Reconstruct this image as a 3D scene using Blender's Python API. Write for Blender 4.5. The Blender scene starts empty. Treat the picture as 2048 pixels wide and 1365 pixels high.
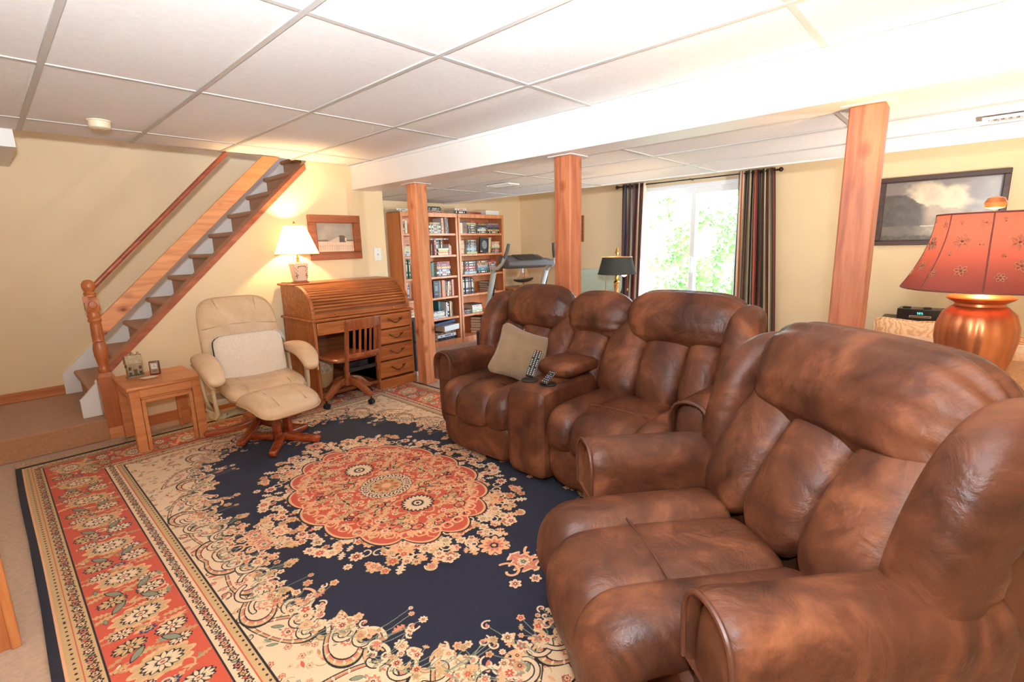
import bpy, bmesh, math, random
import numpy as np
from mathutils import Vector, Matrix, noise
random.seed(7)
scene = bpy.context.scene
COL = scene.collection
PI = math.pi

# ---------------------------------------------------------------- camera, sky, light, exposure
cam_data = bpy.data.cameras.new('camera')
cam = bpy.data.objects.new('camera', cam_data)
COL.objects.link(cam)
cam_data.sensor_width = 36.0
cam_data.sensor_fit = 'HORIZONTAL'
cam_data.lens = 36.0 * 979.49 / 2048.0
cam_data.clip_start = 0.05
cam.matrix_world = Matrix(((0.680124, 0.157868, -0.715897, 0.0),
                           (-0.732661, 0.112675, -0.671203, 0.0),
                           (-0.025297, 0.981011, 0.192297, 1.357),
                           (0, 0, 0, 1)))
scene.camera = cam
scene.view_settings.view_transform = 'Standard'
scene.view_settings.look = 'None'
scene.view_settings.gamma = 1.0
scene.view_settings.use_curve_mapping = False
scene.view_settings.exposure = 0.6
scene.cycles.max_bounces = 8
scene.cycles.diffuse_bounces = 5
scene.cycles.sample_clamp_indirect = 6.0
scene.cycles.use_denoising = True

world = bpy.data.worlds.new('world')
scene.world = world
world.use_nodes = True
wn = world.node_tree
sky = wn.nodes.new('ShaderNodeTexSky')
sky.sky_type = 'NISHITA'
sky.sun_disc = False
sky.sun_elevation = math.radians(50)
sky.sun_rotation = math.radians(200)
wn.links.new(sky.outputs[0], wn.nodes['Background'].inputs[0])
wn.nodes['Background'].inputs[1].default_value = 9.0

def light(name, kind, loc, energy, color=(1, 1, 1), size=0.1, rot=None, **kw):
    d = bpy.data.lights.new(name, kind)
    d.energy = energy
    d.color = color
    if kind in ('POINT', 'SPOT'):
        d.shadow_soft_size = size
    if kind == 'AREA':
        d.shape = 'RECTANGLE'
        d.size, d.size_y = size if isinstance(size, tuple) else (size, size)
    for k, v in kw.items():
        setattr(d, k, v)
    o = bpy.data.objects.new(name, d)
    COL.objects.link(o)
    o.location = loc
    if rot:
        o.rotation_euler = rot
    return o

sun = light('sun', 'SUN', (-4, 2, 12), 9.0, (1, 0.96, 0.9), rot=(0, math.radians(-42), 0))
sun.data.angle = math.radians(1)
# the photographer's flash: the head is tilted up at the ceiling, a little of it spills forward
def aim(yaw, elev):
    d = Vector((math.sin(math.radians(yaw)) * math.cos(math.radians(elev)), math.cos(math.radians(yaw)) * math.cos(math.radians(elev)), math.sin(math.radians(elev))))
    return d.to_track_quat('-Z', 'Y').to_euler()
flash = light('flash_spill', 'POINT', (-0.03, -0.03, 1.357 + 0.30), 58.0, (0.87, 0.94, 1.0), 0.05)
bounce = light('flash', 'SPOT', (-0.02, -0.02, 1.357 + 0.25), 470.0, (0.84, 0.93, 1.0), 0.05,
               rot=aim(26, 38), spot_size=math.radians(125), spot_blend=1.0)
second = light('right_fill_spot', 'SPOT', (0.02, -0.06, 1.357 + 0.27), 200.0, (0.88, 0.95, 1.0), 0.05,
               rot=aim(70, 15), spot_size=math.radians(74), spot_blend=1.0)  # added fill beside the camera that brightens the right side
# added fill spot out of view, turned up to brighten lower ceiling and right wall
far_fill = light('far_fill_spot', 'SPOT', (4.25, -1.15, 1.15), 235.0, (1.0, 0.95, 0.88), 0.08,
              rot=aim(12, 46), spot_size=math.radians(140), spot_blend=1.0)
portal = light('window_portal', 'AREA', (6.33, 2.69, 1.02), 1.0, size=(1.35, 2.1), rot=(math.radians(90), 0, math.radians(90)))
portal.data.cycles.is_portal = True

# ---------------------------------------------------------------- materials
MATS = {}
def srgb(r, g, b):
    f = lambda c: c / 12.92 if c <= 0.04045 else ((c + 0.055) / 1.055) ** 2.4
    return (f(r / 255), f(g / 255), f(b / 255), 1.0)

def nodes_of(name):
    m = bpy.data.materials.new(name)
    m.use_nodes = True
    nt = m.node_tree
    return m, nt, nt.nodes['Principled BSDF']

def mat(name, col, rough=0.5, metal=0.0, var=0.12, scale=6.0, bump=0.0, bscale=60.0, spec=None, sheen=0.0, coat=0.0, emit=None):
    """Principled with a noise-driven tone variation and an optional fine bump."""
    if name in MATS:
        return MATS[name]
    m, nt, b = nodes_of(name)
    L = nt.links.new
    tc = nt.nodes.new('ShaderNodeTexCoord')
    n = nt.nodes.new('ShaderNodeTexNoise')
    n.inputs['Scale'].default_value = scale
    n.inputs['Detail'].default_value = 4
    L(tc.outputs['Object'], n.inputs['Vector'])
    r = nt.nodes.new('ShaderNodeValToRGB')
    c = col
    lo = tuple(x * (1 - var) for x in c[:3]) + (1,)
    hi = tuple(min(1, x * (1 + var)) for x in c[:3]) + (1,)
    r.color_ramp.elements[0].position = 0.3
    r.color_ramp.elements[1].position = 0.7
    r.color_ramp.elements[0].color = lo
    r.color_ramp.elements[1].color = hi
    L(n.outputs['Fac'], r.inputs[0])
    L(r.outputs[0], b.inputs['Base Color'])
    b.inputs['Roughness'].default_value = rough
    b.inputs['Metallic'].default_value = metal
    if spec is not None:
        b.inputs['Specular IOR Level'].default_value = spec
    b.inputs['Sheen Weight'].default_value = sheen
    b.inputs['Coat Weight'].default_value = coat
    if emit:
        b.inputs['Emission Color'].default_value = emit[0]
        b.inputs['Emission Strength'].default_value = emit[1]
    if bump:
        n2 = nt.nodes.new('ShaderNodeTexNoise')
        n2.inputs['Scale'].default_value = bscale
        n2.inputs['Detail'].default_value = 3
        L(tc.outputs['Object'], n2.inputs['Vector'])
        bp = nt.nodes.new('ShaderNodeBump')
        bp.inputs['Strength'].default_value = bump
        bp.inputs['Distance'].default_value = 0.01
        L(n2.outputs['Fac'], bp.inputs['Height'])
        L(bp.outputs[0], b.inputs['Normal'])
    MATS[name] = m
    return m

def wood(name, c1, c2, axis='X', scale=1.0, rough=0.38, knots=False, coat=0.15):
    """Wood grain stretched along one object axis, with knots on request."""
    if name in MATS:
        return MATS[name]
    m, nt, b = nodes_of(name)
    L = nt.links.new
    tc = nt.nodes.new('ShaderNodeTexCoord')
    mp = nt.nodes.new('ShaderNodeMapping')
    s = [14 * scale, 14 * scale, 14 * scale]
    s['XYZ'.index(axis)] = 1.1 * scale
    mp.inputs['Scale'].default_value = s
    L(tc.outputs['Object'], mp.inputs['Vector'])
    n = nt.nodes.new('ShaderNodeTexNoise')
    n.inputs['Scale'].default_value = 1.6
    n.inputs['Detail'].default_value = 6
    n.inputs['Distortion'].default_value = 0.6
    L(mp.outputs[0], n.inputs['Vector'])
    n3 = nt.nodes.new('ShaderNodeTexNoise')
    n3.inputs['Scale'].default_value = 9.0
    n3.inputs['Detail'].default_value = 3
    L(mp.outputs[0], n3.inputs['Vector'])
    mx0 = nt.nodes.new('ShaderNodeMath'); mx0.operation = 'MULTIPLY_ADD'
    mx0.inputs[1].default_value = 0.28
    L(n3.outputs['Fac'], mx0.inputs[0]); L(n.outputs['Fac'], mx0.inputs[2])
    r = nt.nodes.new('ShaderNodeValToRGB')
    r.color_ramp.elements[0].position = 0.44
    r.color_ramp.elements[1].position = 0.82
    r.color_ramp.elements[0].color = c1
    r.color_ramp.elements[1].color = c2
    L(mx0.outputs[0], r.inputs[0])
    out = r.outputs[0]
    if knots:
        mp2 = nt.nodes.new('ShaderNodeMapping')
        s2 = [6.5, 6.5, 6.5]
        s2['XYZ'.index(axis)] = 4.2
        mp2.inputs['Scale'].default_value = s2
        L(tc.outputs['Object'], mp2.inputs['Vector'])
        v = nt.nodes.new('ShaderNodeTexVoronoi')
        v.inputs['Scale'].default_value = 1.0
        L(mp2.outputs[0], v.inputs['Vector'])
        r2 = nt.nodes.new('ShaderNodeValToRGB')
        e = r2.color_ramp.elements
        e[0].position = 0.045; e[0].color = (0.2, 0.07, 0.04, 1)
        e[1].position = 0.24; e[1].color = (1, 1, 1, 1)
        e2 = e.new(0.10); e2.color = (0.62, 0.42, 0.32, 1)
        L(v.outputs['Distance'], r2.inputs[0])
        mx = nt.nodes.new('ShaderNodeMix'); mx.data_type = 'RGBA'; mx.blend_type = 'MULTIPLY'
        mx.inputs['Factor'].default_value = 1.0
        L(out, mx.inputs['A']); L(r2.outputs[0], mx.inputs['B'])
        out = mx.outputs['Result']
    L(out, b.inputs['Base Color'])
    b.inputs['Roughness'].default_value = rough
    b.inputs['Coat Weight'].default_value = coat
    b.inputs['Coat Roughness'].default_value = 0.25
    bp = nt.nodes.new('ShaderNodeBump')
    bp.inputs['Strength'].default_value = 0.12
    bp.inputs['Distance'].default_value = 0.004
    L(n3.outputs['Fac'], bp.inputs['Height'])
    L(bp.outputs[0], b.inputs['Normal'])
    MATS[name] = m
    return m

def leather(name, dark, mid, light_, rough=0.42, wr=0.35):
    """Mottled suede-like leather: clouds of three tones, creases and fine grain."""
    m, nt, b = nodes_of(name)
    L = nt.links.new
    tc = nt.nodes.new('ShaderNodeTexCoord')
    n = nt.nodes.new('ShaderNodeTexNoise')
    n.inputs['Scale'].default_value = 4.5
    n.inputs['Detail'].default_value = 7
    n.inputs['Roughness'].default_value = 0.62
    n.inputs['Distortion'].default_value = 0.7
    L(tc.outputs['Object'], n.inputs['Vector'])
    r = nt.nodes.new('ShaderNodeValToRGB')
    e = r.color_ramp.elements
    e[0].position = 0.34; e[0].color = dark
    e[1].position = 0.68; e[1].color = light_
    e2 = e.new(0.52); e2.color = mid
    L(n.outputs['Fac'], r.inputs[0])
    L(r.outputs[0], b.inputs['Base Color'])
    rr = nt.nodes.new('ShaderNodeMapRange')
    rr.inputs['From Min'].default_value = 0.3; rr.inputs['From Max'].default_value = 0.7
    rr.inputs['To Min'].default_value = rough - 0.06; rr.inputs['To Max'].default_value = rough + 0.14
    L(n.outputs['Fac'], rr.inputs['Value'])
    L(rr.outputs[0], b.inputs['Roughness'])
    b.inputs['Specular IOR Level'].default_value = 0.32
    n2 = nt.nodes.new('ShaderNodeTexNoise')
    n2.inputs['Scale'].default_value = 11.0
    n2.inputs['Detail'].default_value = 5
    n2.inputs['Distortion'].default_value = 0.8
    L(tc.outputs['Object'], n2.inputs['Vector'])
    n3 = nt.nodes.new('ShaderNodeTexNoise')
    n3.inputs['Scale'].default_value = 260.0
    L(tc.outputs['Object'], n3.inputs['Vector'])
    ad = nt.nodes.new('ShaderNodeMath'); ad.operation = 'MULTIPLY_ADD'
    ad.inputs[1].default_value = 0.05
    L(n3.outputs['Fac'], ad.inputs[0]); L(n2.outputs['Fac'], ad.inputs[2])
    bp = nt.nodes.new('ShaderNodeBump')
    bp.inputs['Strength'].default_value = wr
    bp.inputs['Distance'].default_value = 0.02
    L(ad.outputs[0], bp.inputs['Height'])
    L(bp.outputs[0], b.inputs['Normal'])
    MATS[name] = m
    return m

# ---------------------------------------------------------------- mesh helpers
def rot_between(d):
    return Vector((0, 0, 1)).rotation_difference(Vector(d).normalized()).to_matrix()

class MB:
    """Collects vertices and faces for one mesh object; mi is the material slot of what is added."""
    def __init__(self):
        self.v, self.f, self.m, self.mi, self.uv = [], [], [], 0, None
    def add(self, vs, fs):
        k = len(self.v)
        self.v.extend([tuple(p) for p in vs])
        for q in fs:
            self.f.append(tuple(i + k for i in q)); self.m.append(self.mi)
        return self
    def box(self, x0, x1, y0, y1, z0, z1, rot=None, piv=None):
        vs = [(x, y, z) for x in (x0, x1) for y in (y0, y1) for z in (z0, z1)]
        if rot is not None:
            p = Vector(piv if piv is not None else ((x0 + x1) / 2, (y0 + y1) / 2, (z0 + z1) / 2))
            vs = [rot @ (Vector(q) - p) + p for q in vs]
        return self.add(vs, [(0, 1, 3, 2), (4, 6, 7, 5), (0, 4, 5, 1), (2, 3, 7, 6), (0, 2, 6, 4), (1, 5, 7, 3)])
    def prism(self, poly, axis, a0, a1):
        """poly: 2D points; extruded along axis ('X': poly is (y,z), 'Y': (x,z), 'Z': (x,y))."""
        def P(p, a):
            return (a, p[0], p[1]) if axis == 'X' else (p[0], a, p[1]) if axis == 'Y' else (p[0], p[1], a)
        n = len(poly)
        vs = [P(p, a0) for p in poly] + [P(p, a1) for p in poly]
        fs = [tuple(range(n)), tuple(range(2 * n - 1, n - 1, -1))]
        fs += [(i, i + n, (i + 1) % n + n, (i + 1) % n) for i in range(n)]
        return self.add(vs, fs)
    def tube(self, path, r, n=10, cap=True):
        path = [Vector(p) for p in path]
        rs = r if isinstance(r, (list, tuple)) else [r] * len(path)
        rings, prev = [], None
        for i, p in enumerate(path):
            t = (path[min(i + 1, len(path) - 1)] - path[max(i - 1, 0)]).normalized()
            if prev is None:
                u = t.orthogonal().normalized()
            else:
                u = (prev - t * prev.dot(t)).normalized()
            prev = u
            w = t.cross(u)
            rings.append([p + (u * math.cos(2 * PI * k / n) + w * math.sin(2 * PI * k / n)) * rs[i] for k in range(n)])
        return self.loft(rings, cap)
    def loft(self, rings, cap=True):
        n = len(rings[0])
        vs = [q for ring in rings for q in ring]
        fs = []
        for i in range(len(rings) - 1):
            for k in range(n):
                a, b = i * n + k, i * n + (k + 1) % n
                fs.append((a, b, b + n, a + n))
        if cap:
            fs.append(tuple(range(n - 1, -1, -1)))
            fs.append(tuple(range((len(rings) - 1) * n, len(rings) * n)))
        return self.add(vs, fs)
    def lathe(self, prof, c=(0, 0), n=24, sx=1, sy=1):
        """prof: (radius, z) from the bottom up, round the vertical through c."""
        rings = [[(c[0] + r * math.cos(2 * PI * k / n) * sx, c[1] + r * math.sin(2 * PI * k / n) * sy, z) for k in range(n)] for r, z in prof]
        return self.loft(rings)
    def cyl(self, a, b, r, n=14, r2=None):
        return self.tube([a, b], [r, r if r2 is None else r2], n)
    def superq(self, c, s, e=(4, 4, 4), N=14, rot=None, deform=None):
        """Rounded cushion box: a cube grid pulled onto a superquadric."""
        vs, fs, idx = [], [], {}
        t = [math.tan((i / N - 0.5) * PI / 2 * 0.999) for i in range(N + 1)]
        def vid(p):
            k = tuple(round(q, 5) for q in p)
            if k not in idx:
                idx[k] = len(vs)
                x, y, z = p
                r = (abs(x) ** e[0] + abs(y) ** e[1] + abs(z) ** e[2])
                r = r ** (1 / (sum(e) / 3))
                q = Vector((x / r * s[0], y / r * s[1], z / r * s[2]))
                if deform: q = Vector(deform(q))
                if rot is not None: q = rot @ q
                vs.append(q + Vector(c))
            return idx[k]
        for ax in range(3):
            for sg in (-1, 1):
                for i in range(N):
                    for j in range(N):
                        cs = []
                        for a, b in ((t[i], t[j]), (t[i + 1], t[j]), (t[i + 1], t[j + 1]), (t[i], t[j + 1])):
                            p = [0, 0, 0]; p[ax] = sg; p[(ax + 1) % 3] = a; p[(ax + 2) % 3] = b
                            cs.append(vid(p))
                        fs.append(tuple(cs if sg > 0 else cs[::-1]))
        return self.add(vs, fs)
    def sausage(self, path, A, B, wdir, n=2.6, K=28, M=26, end=(0.5, 0.5), pleat=None, twist=None):
        """Puffy roll along a path. A: half sizes along wdir, B: half sizes across; both ends domed."""
        path = [Vector(p) for p in path]
        def cr(pts, t):
            m = len(pts) - 1
            x = min(max(t, 0), 1) * m; i = min(int(x), m - 1); u = x - i
            p0 = pts[max(i - 1, 0)]; p1 = pts[i]; p2 = pts[i + 1]; p3 = pts[min(i + 2, m)]
            return 0.5 * ((2 * p1) + (p2 - p0) * u + (2 * p0 - 5 * p1 + 4 * p2 - p3) * u * u + (3 * p1 - p0 - 3 * p2 + p3) * u ** 3)
        A = A if isinstance(A, (list, tuple)) else [A, A]
        B = B if isinstance(B, (list, tuple)) else [B, B]
        rings = []
        # denser sampling near the ends so that the domes stay round
        ts = [0.5 - 0.5 * math.cos(PI * i / M) for i in range(M + 1)]
        total = sum((cr(path, (i + 1) / 40) - cr(path, i / 40)).length for i in range(40))
        for i, t in enumerate(ts):
            p = cr(path, t)
            d = (cr(path, min(1, t + 0.01)) - cr(path, max(0, t - 0.01))).normalized()
            w = Vector(wdir(t) if callable(wdir) else wdir)
            w = (w - d * w.dot(d)).normalized()
            u = d.cross(w)
            a = cr([Vector((q, 0, 0)) for q in A], t)[0]
            b = cr([Vector((q, 0, 0)) for q in B], t)[0]
            d0, d1 = t * total, (1 - t) * total
            e0, e1 = max(1e-4, end[0] * min(A[0], B[0]) * 2), max(1e-4, end[1] * min(A[-1], B[-1]) * 2)
            s = 1.0
            if d0 < e0: s = min(s, math.sqrt(max(0.0, 1 - (1 - d0 / e0) ** 2)))
            if d1 < e1: s = min(s, math.sqrt(max(0.0, 1 - (1 - d1 / e1) ** 2)))
            s = max(s, 0.02)
            ring = []
            for k in range(K):
                th = 2 * PI * k / K
                c, sn = math.cos(th), math.sin(th)
                cx = math.copysign(abs(c) ** (2 / n), c); sx = math.copysign(abs(sn) ** (2 / n), sn)
                off = w * (cx * a * s) + u * (sx * b * s)
                if pleat:
                    off = off * (1 + pleat(t, th))
                ring.append(p + off)
            rings.append(ring)
        return self.loft(rings)
    def build(self, name, mats, parent=None, smooth=True, bevel=0, angle=40, loc=None, rotz=None):
        me = bpy.data.meshes.new(name)
        me.from_pydata(self.v, [], self.f)
        mats = mats if isinstance(mats, (list, tuple)) else [mats]
        for m in mats:
            me.materials.append(m)
        if len(mats) > 1:
            me.polygons.foreach_set('material_index', self.m)
        bm = bmesh.new(); bm.from_mesh(me)
        bmesh.ops.recalc_face_normals(bm, faces=bm.faces)
        bm.to_mesh(me); bm.free()
        if smooth:
            me.polygons.foreach_set('use_smooth', [True] * len(me.polygons))
            if angle < 180:
                me.set_sharp_from_angle(angle=math.radians(angle))
        me.update()
        o = bpy.data.objects.new(name, me)
        COL.objects.link(o)
        if parent: o.parent = parent
        if loc is not None: o.location = loc
        if rotz is not None: o.rotation_euler = (0, 0, rotz)
        if bevel:
            md = o.modifiers.new('bevel', 'BEVEL')
            md.width = bevel; md.segments = 2; md.limit_method = 'ANGLE'; md.angle_limit = math.radians(40)
        return o

def tag(o, label=None, cat=None, group=None, kind=None):
    if label: o['label'] = label
    if cat: o['category'] = cat
    if group: o['group'] = group
    if kind: o['kind'] = kind
    return o

def thing(name, label, cat, loc=(0, 0, 0), rotz=0, group=None):
    o = bpy.data.objects.new(name, None)
    COL.objects.link(o)
    o.location = loc
    o.rotation_euler = (0, 0, rotz)
    o.empty_display_size = 0.1
    return tag(o, label, cat, group)

def struct(o):
    o['kind'] = 'structure'
    return o

def B(x0, x1, y0, y1, z0, z1):
    return MB().box(x0, x1, y0, y1, z0, z1)

def copy_part(src, parent, loc=None, rot=None):
    o = src.copy()
    COL.objects.link(o)
    o.parent = parent
    if loc is not None: o.location = loc
    if rot is not None: o.rotation_euler = rot
    return o

# ---------------------------------------------------------------- the palette
M_carpet = mat('carpet', srgb(200, 162, 130), 0.95, var=0.13, scale=45, bump=0.6, bscale=420, sheen=0.3)
M_stair = mat('stair_carpet', srgb(188, 134, 94), 0.95, var=0.12, scale=50, bump=0.6, bscale=420, sheen=0.3)
M_wall = mat('wall_paint', srgb(238, 214, 172), 0.75, var=0.02, scale=3, bump=0.05, bscale=180)
M_white = mat('white_paint', srgb(240, 239, 236), 0.5, var=0.02, scale=3)
M_tile = mat('ceiling_tile', srgb(240, 239, 238), 0.9, var=0.03, scale=30, bump=0.35, bscale=260)
M_bar = mat('ceiling_bar', srgb(196, 194, 190), 0.5, var=0.02, scale=5)
M_pine = wood('pine', srgb(196, 122, 72), srgb(228, 158, 102), 'X', 1.0, knots=True)
M_pine_z = wood('pine_post', srgb(150, 78, 48), srgb(196, 122, 82), 'Z', 0.9, rough=0.5, knots=True, coat=0.05)
M_pine_lit = wood('pine_post_lit', srgb(190, 112, 70), srgb(232, 160, 114), 'Z', 0.9, rough=0.5, knots=True, coat=0.05)  # left post's paler pine, with window daylight worked into the tone
M_swivel = wood('swivel_chair_wood', srgb(122, 58, 30), srgb(164, 90, 50), 'Z', 1.2, rough=0.3)
M_trim = wood('oak_trim', srgb(176, 98, 52), srgb(206, 130, 76), 'X', 1.0)
M_newel = wood('newel_wood', srgb(160, 86, 44), srgb(196, 116, 62), 'Z', 1.0)
M_rail = wood('rail_wood', srgb(128, 54, 34), srgb(164, 84, 52), 'X', 1.0)
M_oak = wood('oak', srgb(142, 74, 33), srgb(190, 114, 58), 'X', 1.2)
M_oak_z = wood('oak_upright', srgb(140, 72, 33), srgb(186, 112, 58), 'Z', 1.2)
M_oak_d = wood('oak_dark', srgb(112, 58, 28), srgb(150, 86, 44), 'X', 1.2)
M_case = wood('bookcase_wood', srgb(194, 114, 66), srgb(222, 146, 94), 'Z', 1.0)
M_cherry = wood('cherry', srgb(120, 42, 18), srgb(166, 74, 34), 'X', 1.3, rough=0.2, coat=0.6)
M_table = wood('table_wood', srgb(190, 112, 62), srgb(218, 146, 90), 'X', 1.0)
M_brass = mat('brass', srgb(206, 160, 84), 0.28, 1.0, var=0.06)
M_chrome = mat('chrome', srgb(220, 220, 222), 0.15, 1.0, var=0.02)
M_black = mat('black_plastic', srgb(26, 25, 26), 0.4, var=0.1)
M_blackwood = mat('black_wood', srgb(36, 32, 28), 0.4, var=0.2, scale=12)
M_cream = leather('cream_leather', srgb(200, 164, 128), srgb(212, 178, 142), srgb(220, 190, 156), 0.38, 0.10)
M_brown = leather('brown_leather', srgb(60, 31, 20), srgb(91, 50, 32), srgb(130, 78, 50), 0.40, 0.45)
M_brownd = leather('brown_leather_dark', srgb(70, 38, 24), srgb(92, 52, 32), srgb(110, 64, 40), 0.5, 0.3)
M_seam = mat('brown_piping', srgb(84, 46, 30), 0.4, var=0.1)
# ---------------------------------------------------------------- the room
H, HL = 2.179, 1.952           # ceiling of the main room, lower ceiling beyond the beam
YW, YB, YS, XW = 4.72, 5.60, 5.75, 6.25   # desk wall, bookcase wall, stair wall, window wall
XB, XC = 2.71, 4.63            # beam face, edge of the lower ceiling
X0, Y0 = -1.7, -1.7            # walls behind the camera
HS = 4.3                       # top of the stairwell

struct(B(X0, XW + 0.1, Y0, YS, -0.08, 0).build('floor', M_carpet))
struct(B(X0 - 0.1, X0, Y0, YS + 0.1, 0, H + 0.1).build('wall_left', M_wall))
struct(B(X0, XW + 0.1, Y0 - 0.1, Y0, 0, H + 0.1).build('wall_front', M_wall))
m = MB()                       # desk wall: its left edge follows the stairs
m.prism([(0.50, 0), (0.50, 0.46), (2.255, 2.179), (2.255, 2.25), (3.06, 2.25), (3.06, 0)], 'Y', YW, YW + 0.1)
m.box(2.96, 3.06, YW + 0.1, YS, 0, HS)
struct(m.build('wall_back', M_wall, angle=30))
struct(B(3.06, XW + 0.1, YB, YB + 0.25, 0, H + 0.1).build('wall_rear', M_wall))
struct(B(X0, 2.96, YS, YS + 0.1, 0, HS).build('wall_stair', M_wall))
m = MB()                       # stairwell walls above the ceiling
m.box(0.2, 0.3, YW, YS, H + 0.03, HS).box(0.2, 2.96, YW - 0.1, YW, H + 0.03, HS).box(0.2, 3.06, YW - 0.1, YS + 0.1, HS, HS + 0.1)
struct(m.build('wall_upper', M_wall))
struct(B(X0, 0.29, YW, YS, 2.075, H + 0.1).build('trim_soffit', M_white))
m = MB()                       # window wall with the opening of the glass door
DY0, DY1, DZ = 2.02, 3.42, 2.06
m.box(XW, XW + 0.12, Y0, DY0, 0, H + 0.1).box(XW, XW + 0.12, DY1, YB + 0.25, 0, H + 0.1).box(XW, XW + 0.12, DY0, DY1, DZ, H + 0.1)
struct(m.build('wall_right', M_wall))

# ceilings: slab, inset panels, hanging bars
def ceiling_field(xs, ys, z, slab, closed=True):
    c = struct(slab.build('ceiling', M_tile))
    first = {}
    for i in range(len(xs) - 1):
        for j in range(len(ys) - 1):
            w, d = xs[i + 1] - xs[i] - 0.022, ys[j + 1] - ys[j] - 0.022
            key = (round(w, 3), round(d, 3))
            px, py = (xs[i] + xs[i + 1]) / 2, (ys[j] + ys[j + 1]) / 2
            if key in first:
                copy_part(first[key], c, (px, py, z + 0.006))
            else:
                first[key] = B(-w / 2, w / 2, -d / 2, d / 2, 0, 0.02).build('ceiling_panel', M_tile, c, bevel=0.003, loc=(px, py, z + 0.006))
    for x in xs[1:-1]:
        B(x - 0.012, x + 0.012, ys[0], ys[-1], z, z + 0.009).build('ceiling_bar', M_bar, c)
    for y in ys[1:-1]:
        for i in range(len(xs) - 1):
            B(xs[i] + 0.012, xs[i + 1] - 0.012, y - 0.012, y + 0.012, z + 0.001, z + 0.009).build('ceiling_bar', M_bar, c)
    return c
xs = [X0] + [0.319 + 0.6 * k for k in range(-3, 4)] + [XB]
ys = [Y0, -0.654, 0.585, 1.824, 3.063, 4.302, YW]
ceiling_field(xs, ys, H, B(X0, XB + 0.3, Y0, YW, H + 0.033, H + 0.1))
xs = [2.95, 3.41, 4.02, XC]
ys = [Y0, -0.63, 0.57, 1.77, 2.98, 4.19, YB]
ceiling_field(xs, ys, HL, MB().box(2.95, XC, Y0, YB, HL + 0.033, HL + 0.1))
struct(B(XC - 0.02, XC, Y0, YB, HL - 0.004, HL + 0.03).build('trim_ceiling_edge', M_white))
struct(MB().box(XC, XW + 0.1, Y0, YB + 0.2, H, H + 0.1).box(XC - 0.02, XC, Y0, YB, HL + 0.03, H + 0.1).box(XC - 0.7, XC, Y0, YB, H + 0.1, H + 0.15).build('ceiling_recess', M_tile))
struct(B(XB, 2.95, Y0, YW, HL - 0.004, H + 0.05).build('beam', M_white, bevel=0.004))
struct(B(XB - 0.012, XB, Y0, YW, H - 0.02, H).build('trim_beam_top', M_white))

# baseboards and the casing at the very left
def base(n, x0, x1, y0, y1, z0=0.0, h=0.085):
    struct(B(x0, x1, y0, y1, z0, z0 + h).build(n, M_trim, bevel=0.004))
base('baseboard_back', 0.56, 3.06, YW - 0.014, YW)
base('baseboard_rear', 3.06, XW, YB - 0.014, YB)
base('baseboard_stair', X0, 0.36, YS - 0.014, YS, 0.165)
base('baseboard_right', XW - 0.014, XW, Y0, DY0 - 0.05)
m = MB().box(-0.30, -0.112, 2.34, 2.44, 0, H).box(-0.136, -0.108, 2.325, 2.345, 0, H).box(-0.20, -0.165, 2.328, 2.345, 0, H)
struct(m.build('trim_casing', wood('casing_wood', srgb(186, 112, 62), srgb(214, 142, 86), 'Z', 1.0), bevel=0.004))

# ---------------------------------------------------------------- glass door, hedge and patio
M_vinyl = mat('white_vinyl', srgb(244, 244, 242), 0.4, var=0.01)
mg = bpy.data.materials.new('pane_glass'); mg.use_nodes = True
nt = mg.node_tree
nt.nodes.remove(nt.nodes['Principled BSDF'])
tr = nt.nodes.new('ShaderNodeBsdfTransparent'); gl = nt.nodes.new('ShaderNodeBsdfGlossy'); gl.inputs['Roughness'].default_value = 0.02
mx = nt.nodes.new('ShaderNodeMixShader'); mx.inputs[0].default_value = 0.06
nt.links.new(tr.outputs[0], mx.inputs[1]); nt.links.new(gl.outputs[0], mx.inputs[2])
nt.links.new(mx.outputs[0], nt.nodes['Material Output'].inputs[0])
d = struct(MB().box(XW - 0.005, XW + 0.11, DY0, DY0 + 0.05, 0, DZ).box(XW - 0.005, XW + 0.11, DY1 - 0.05, DY1, 0, DZ)
           .box(XW - 0.005, XW + 0.11, DY0 + 0.05, DY1 - 0.05, DZ - 0.05, DZ).box(XW - 0.005, XW + 0.11, DY0 + 0.05, DY1 - 0.05, 0, 0.04).build('door_1', M_vinyl, bevel=0.004))
for (a, b, x) in ((DY0 + 0.05, 2.70, XW + 0.02), (2.63, DY1 - 0.05, XW + 0.06)):
    s = MB().box(x, x + 0.035, a, a + 0.065, 0.04, DZ - 0.05).box(x, x + 0.035, b - 0.065, b, 0.04, DZ - 0.05)
    s.box(x, x + 0.035, a + 0.065, b - 0.065, 0.04, 0.14).box(x, x + 0.035, a + 0.065, b - 0.065, DZ - 0.125, DZ - 0.05)
    p = s.build('sash', M_vinyl, d, bevel=0.004)
    B(x + 0.014, x + 0.02, a + 0.06, b - 0.06, 0.13, DZ - 0.12).build('pane', mg, p)
MB().box(XW - 0.004, XW + 0.02, 2.655, 2.68, 0.95, 1.15).build('handle', M_vinyl, d, bevel=0.005)

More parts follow.
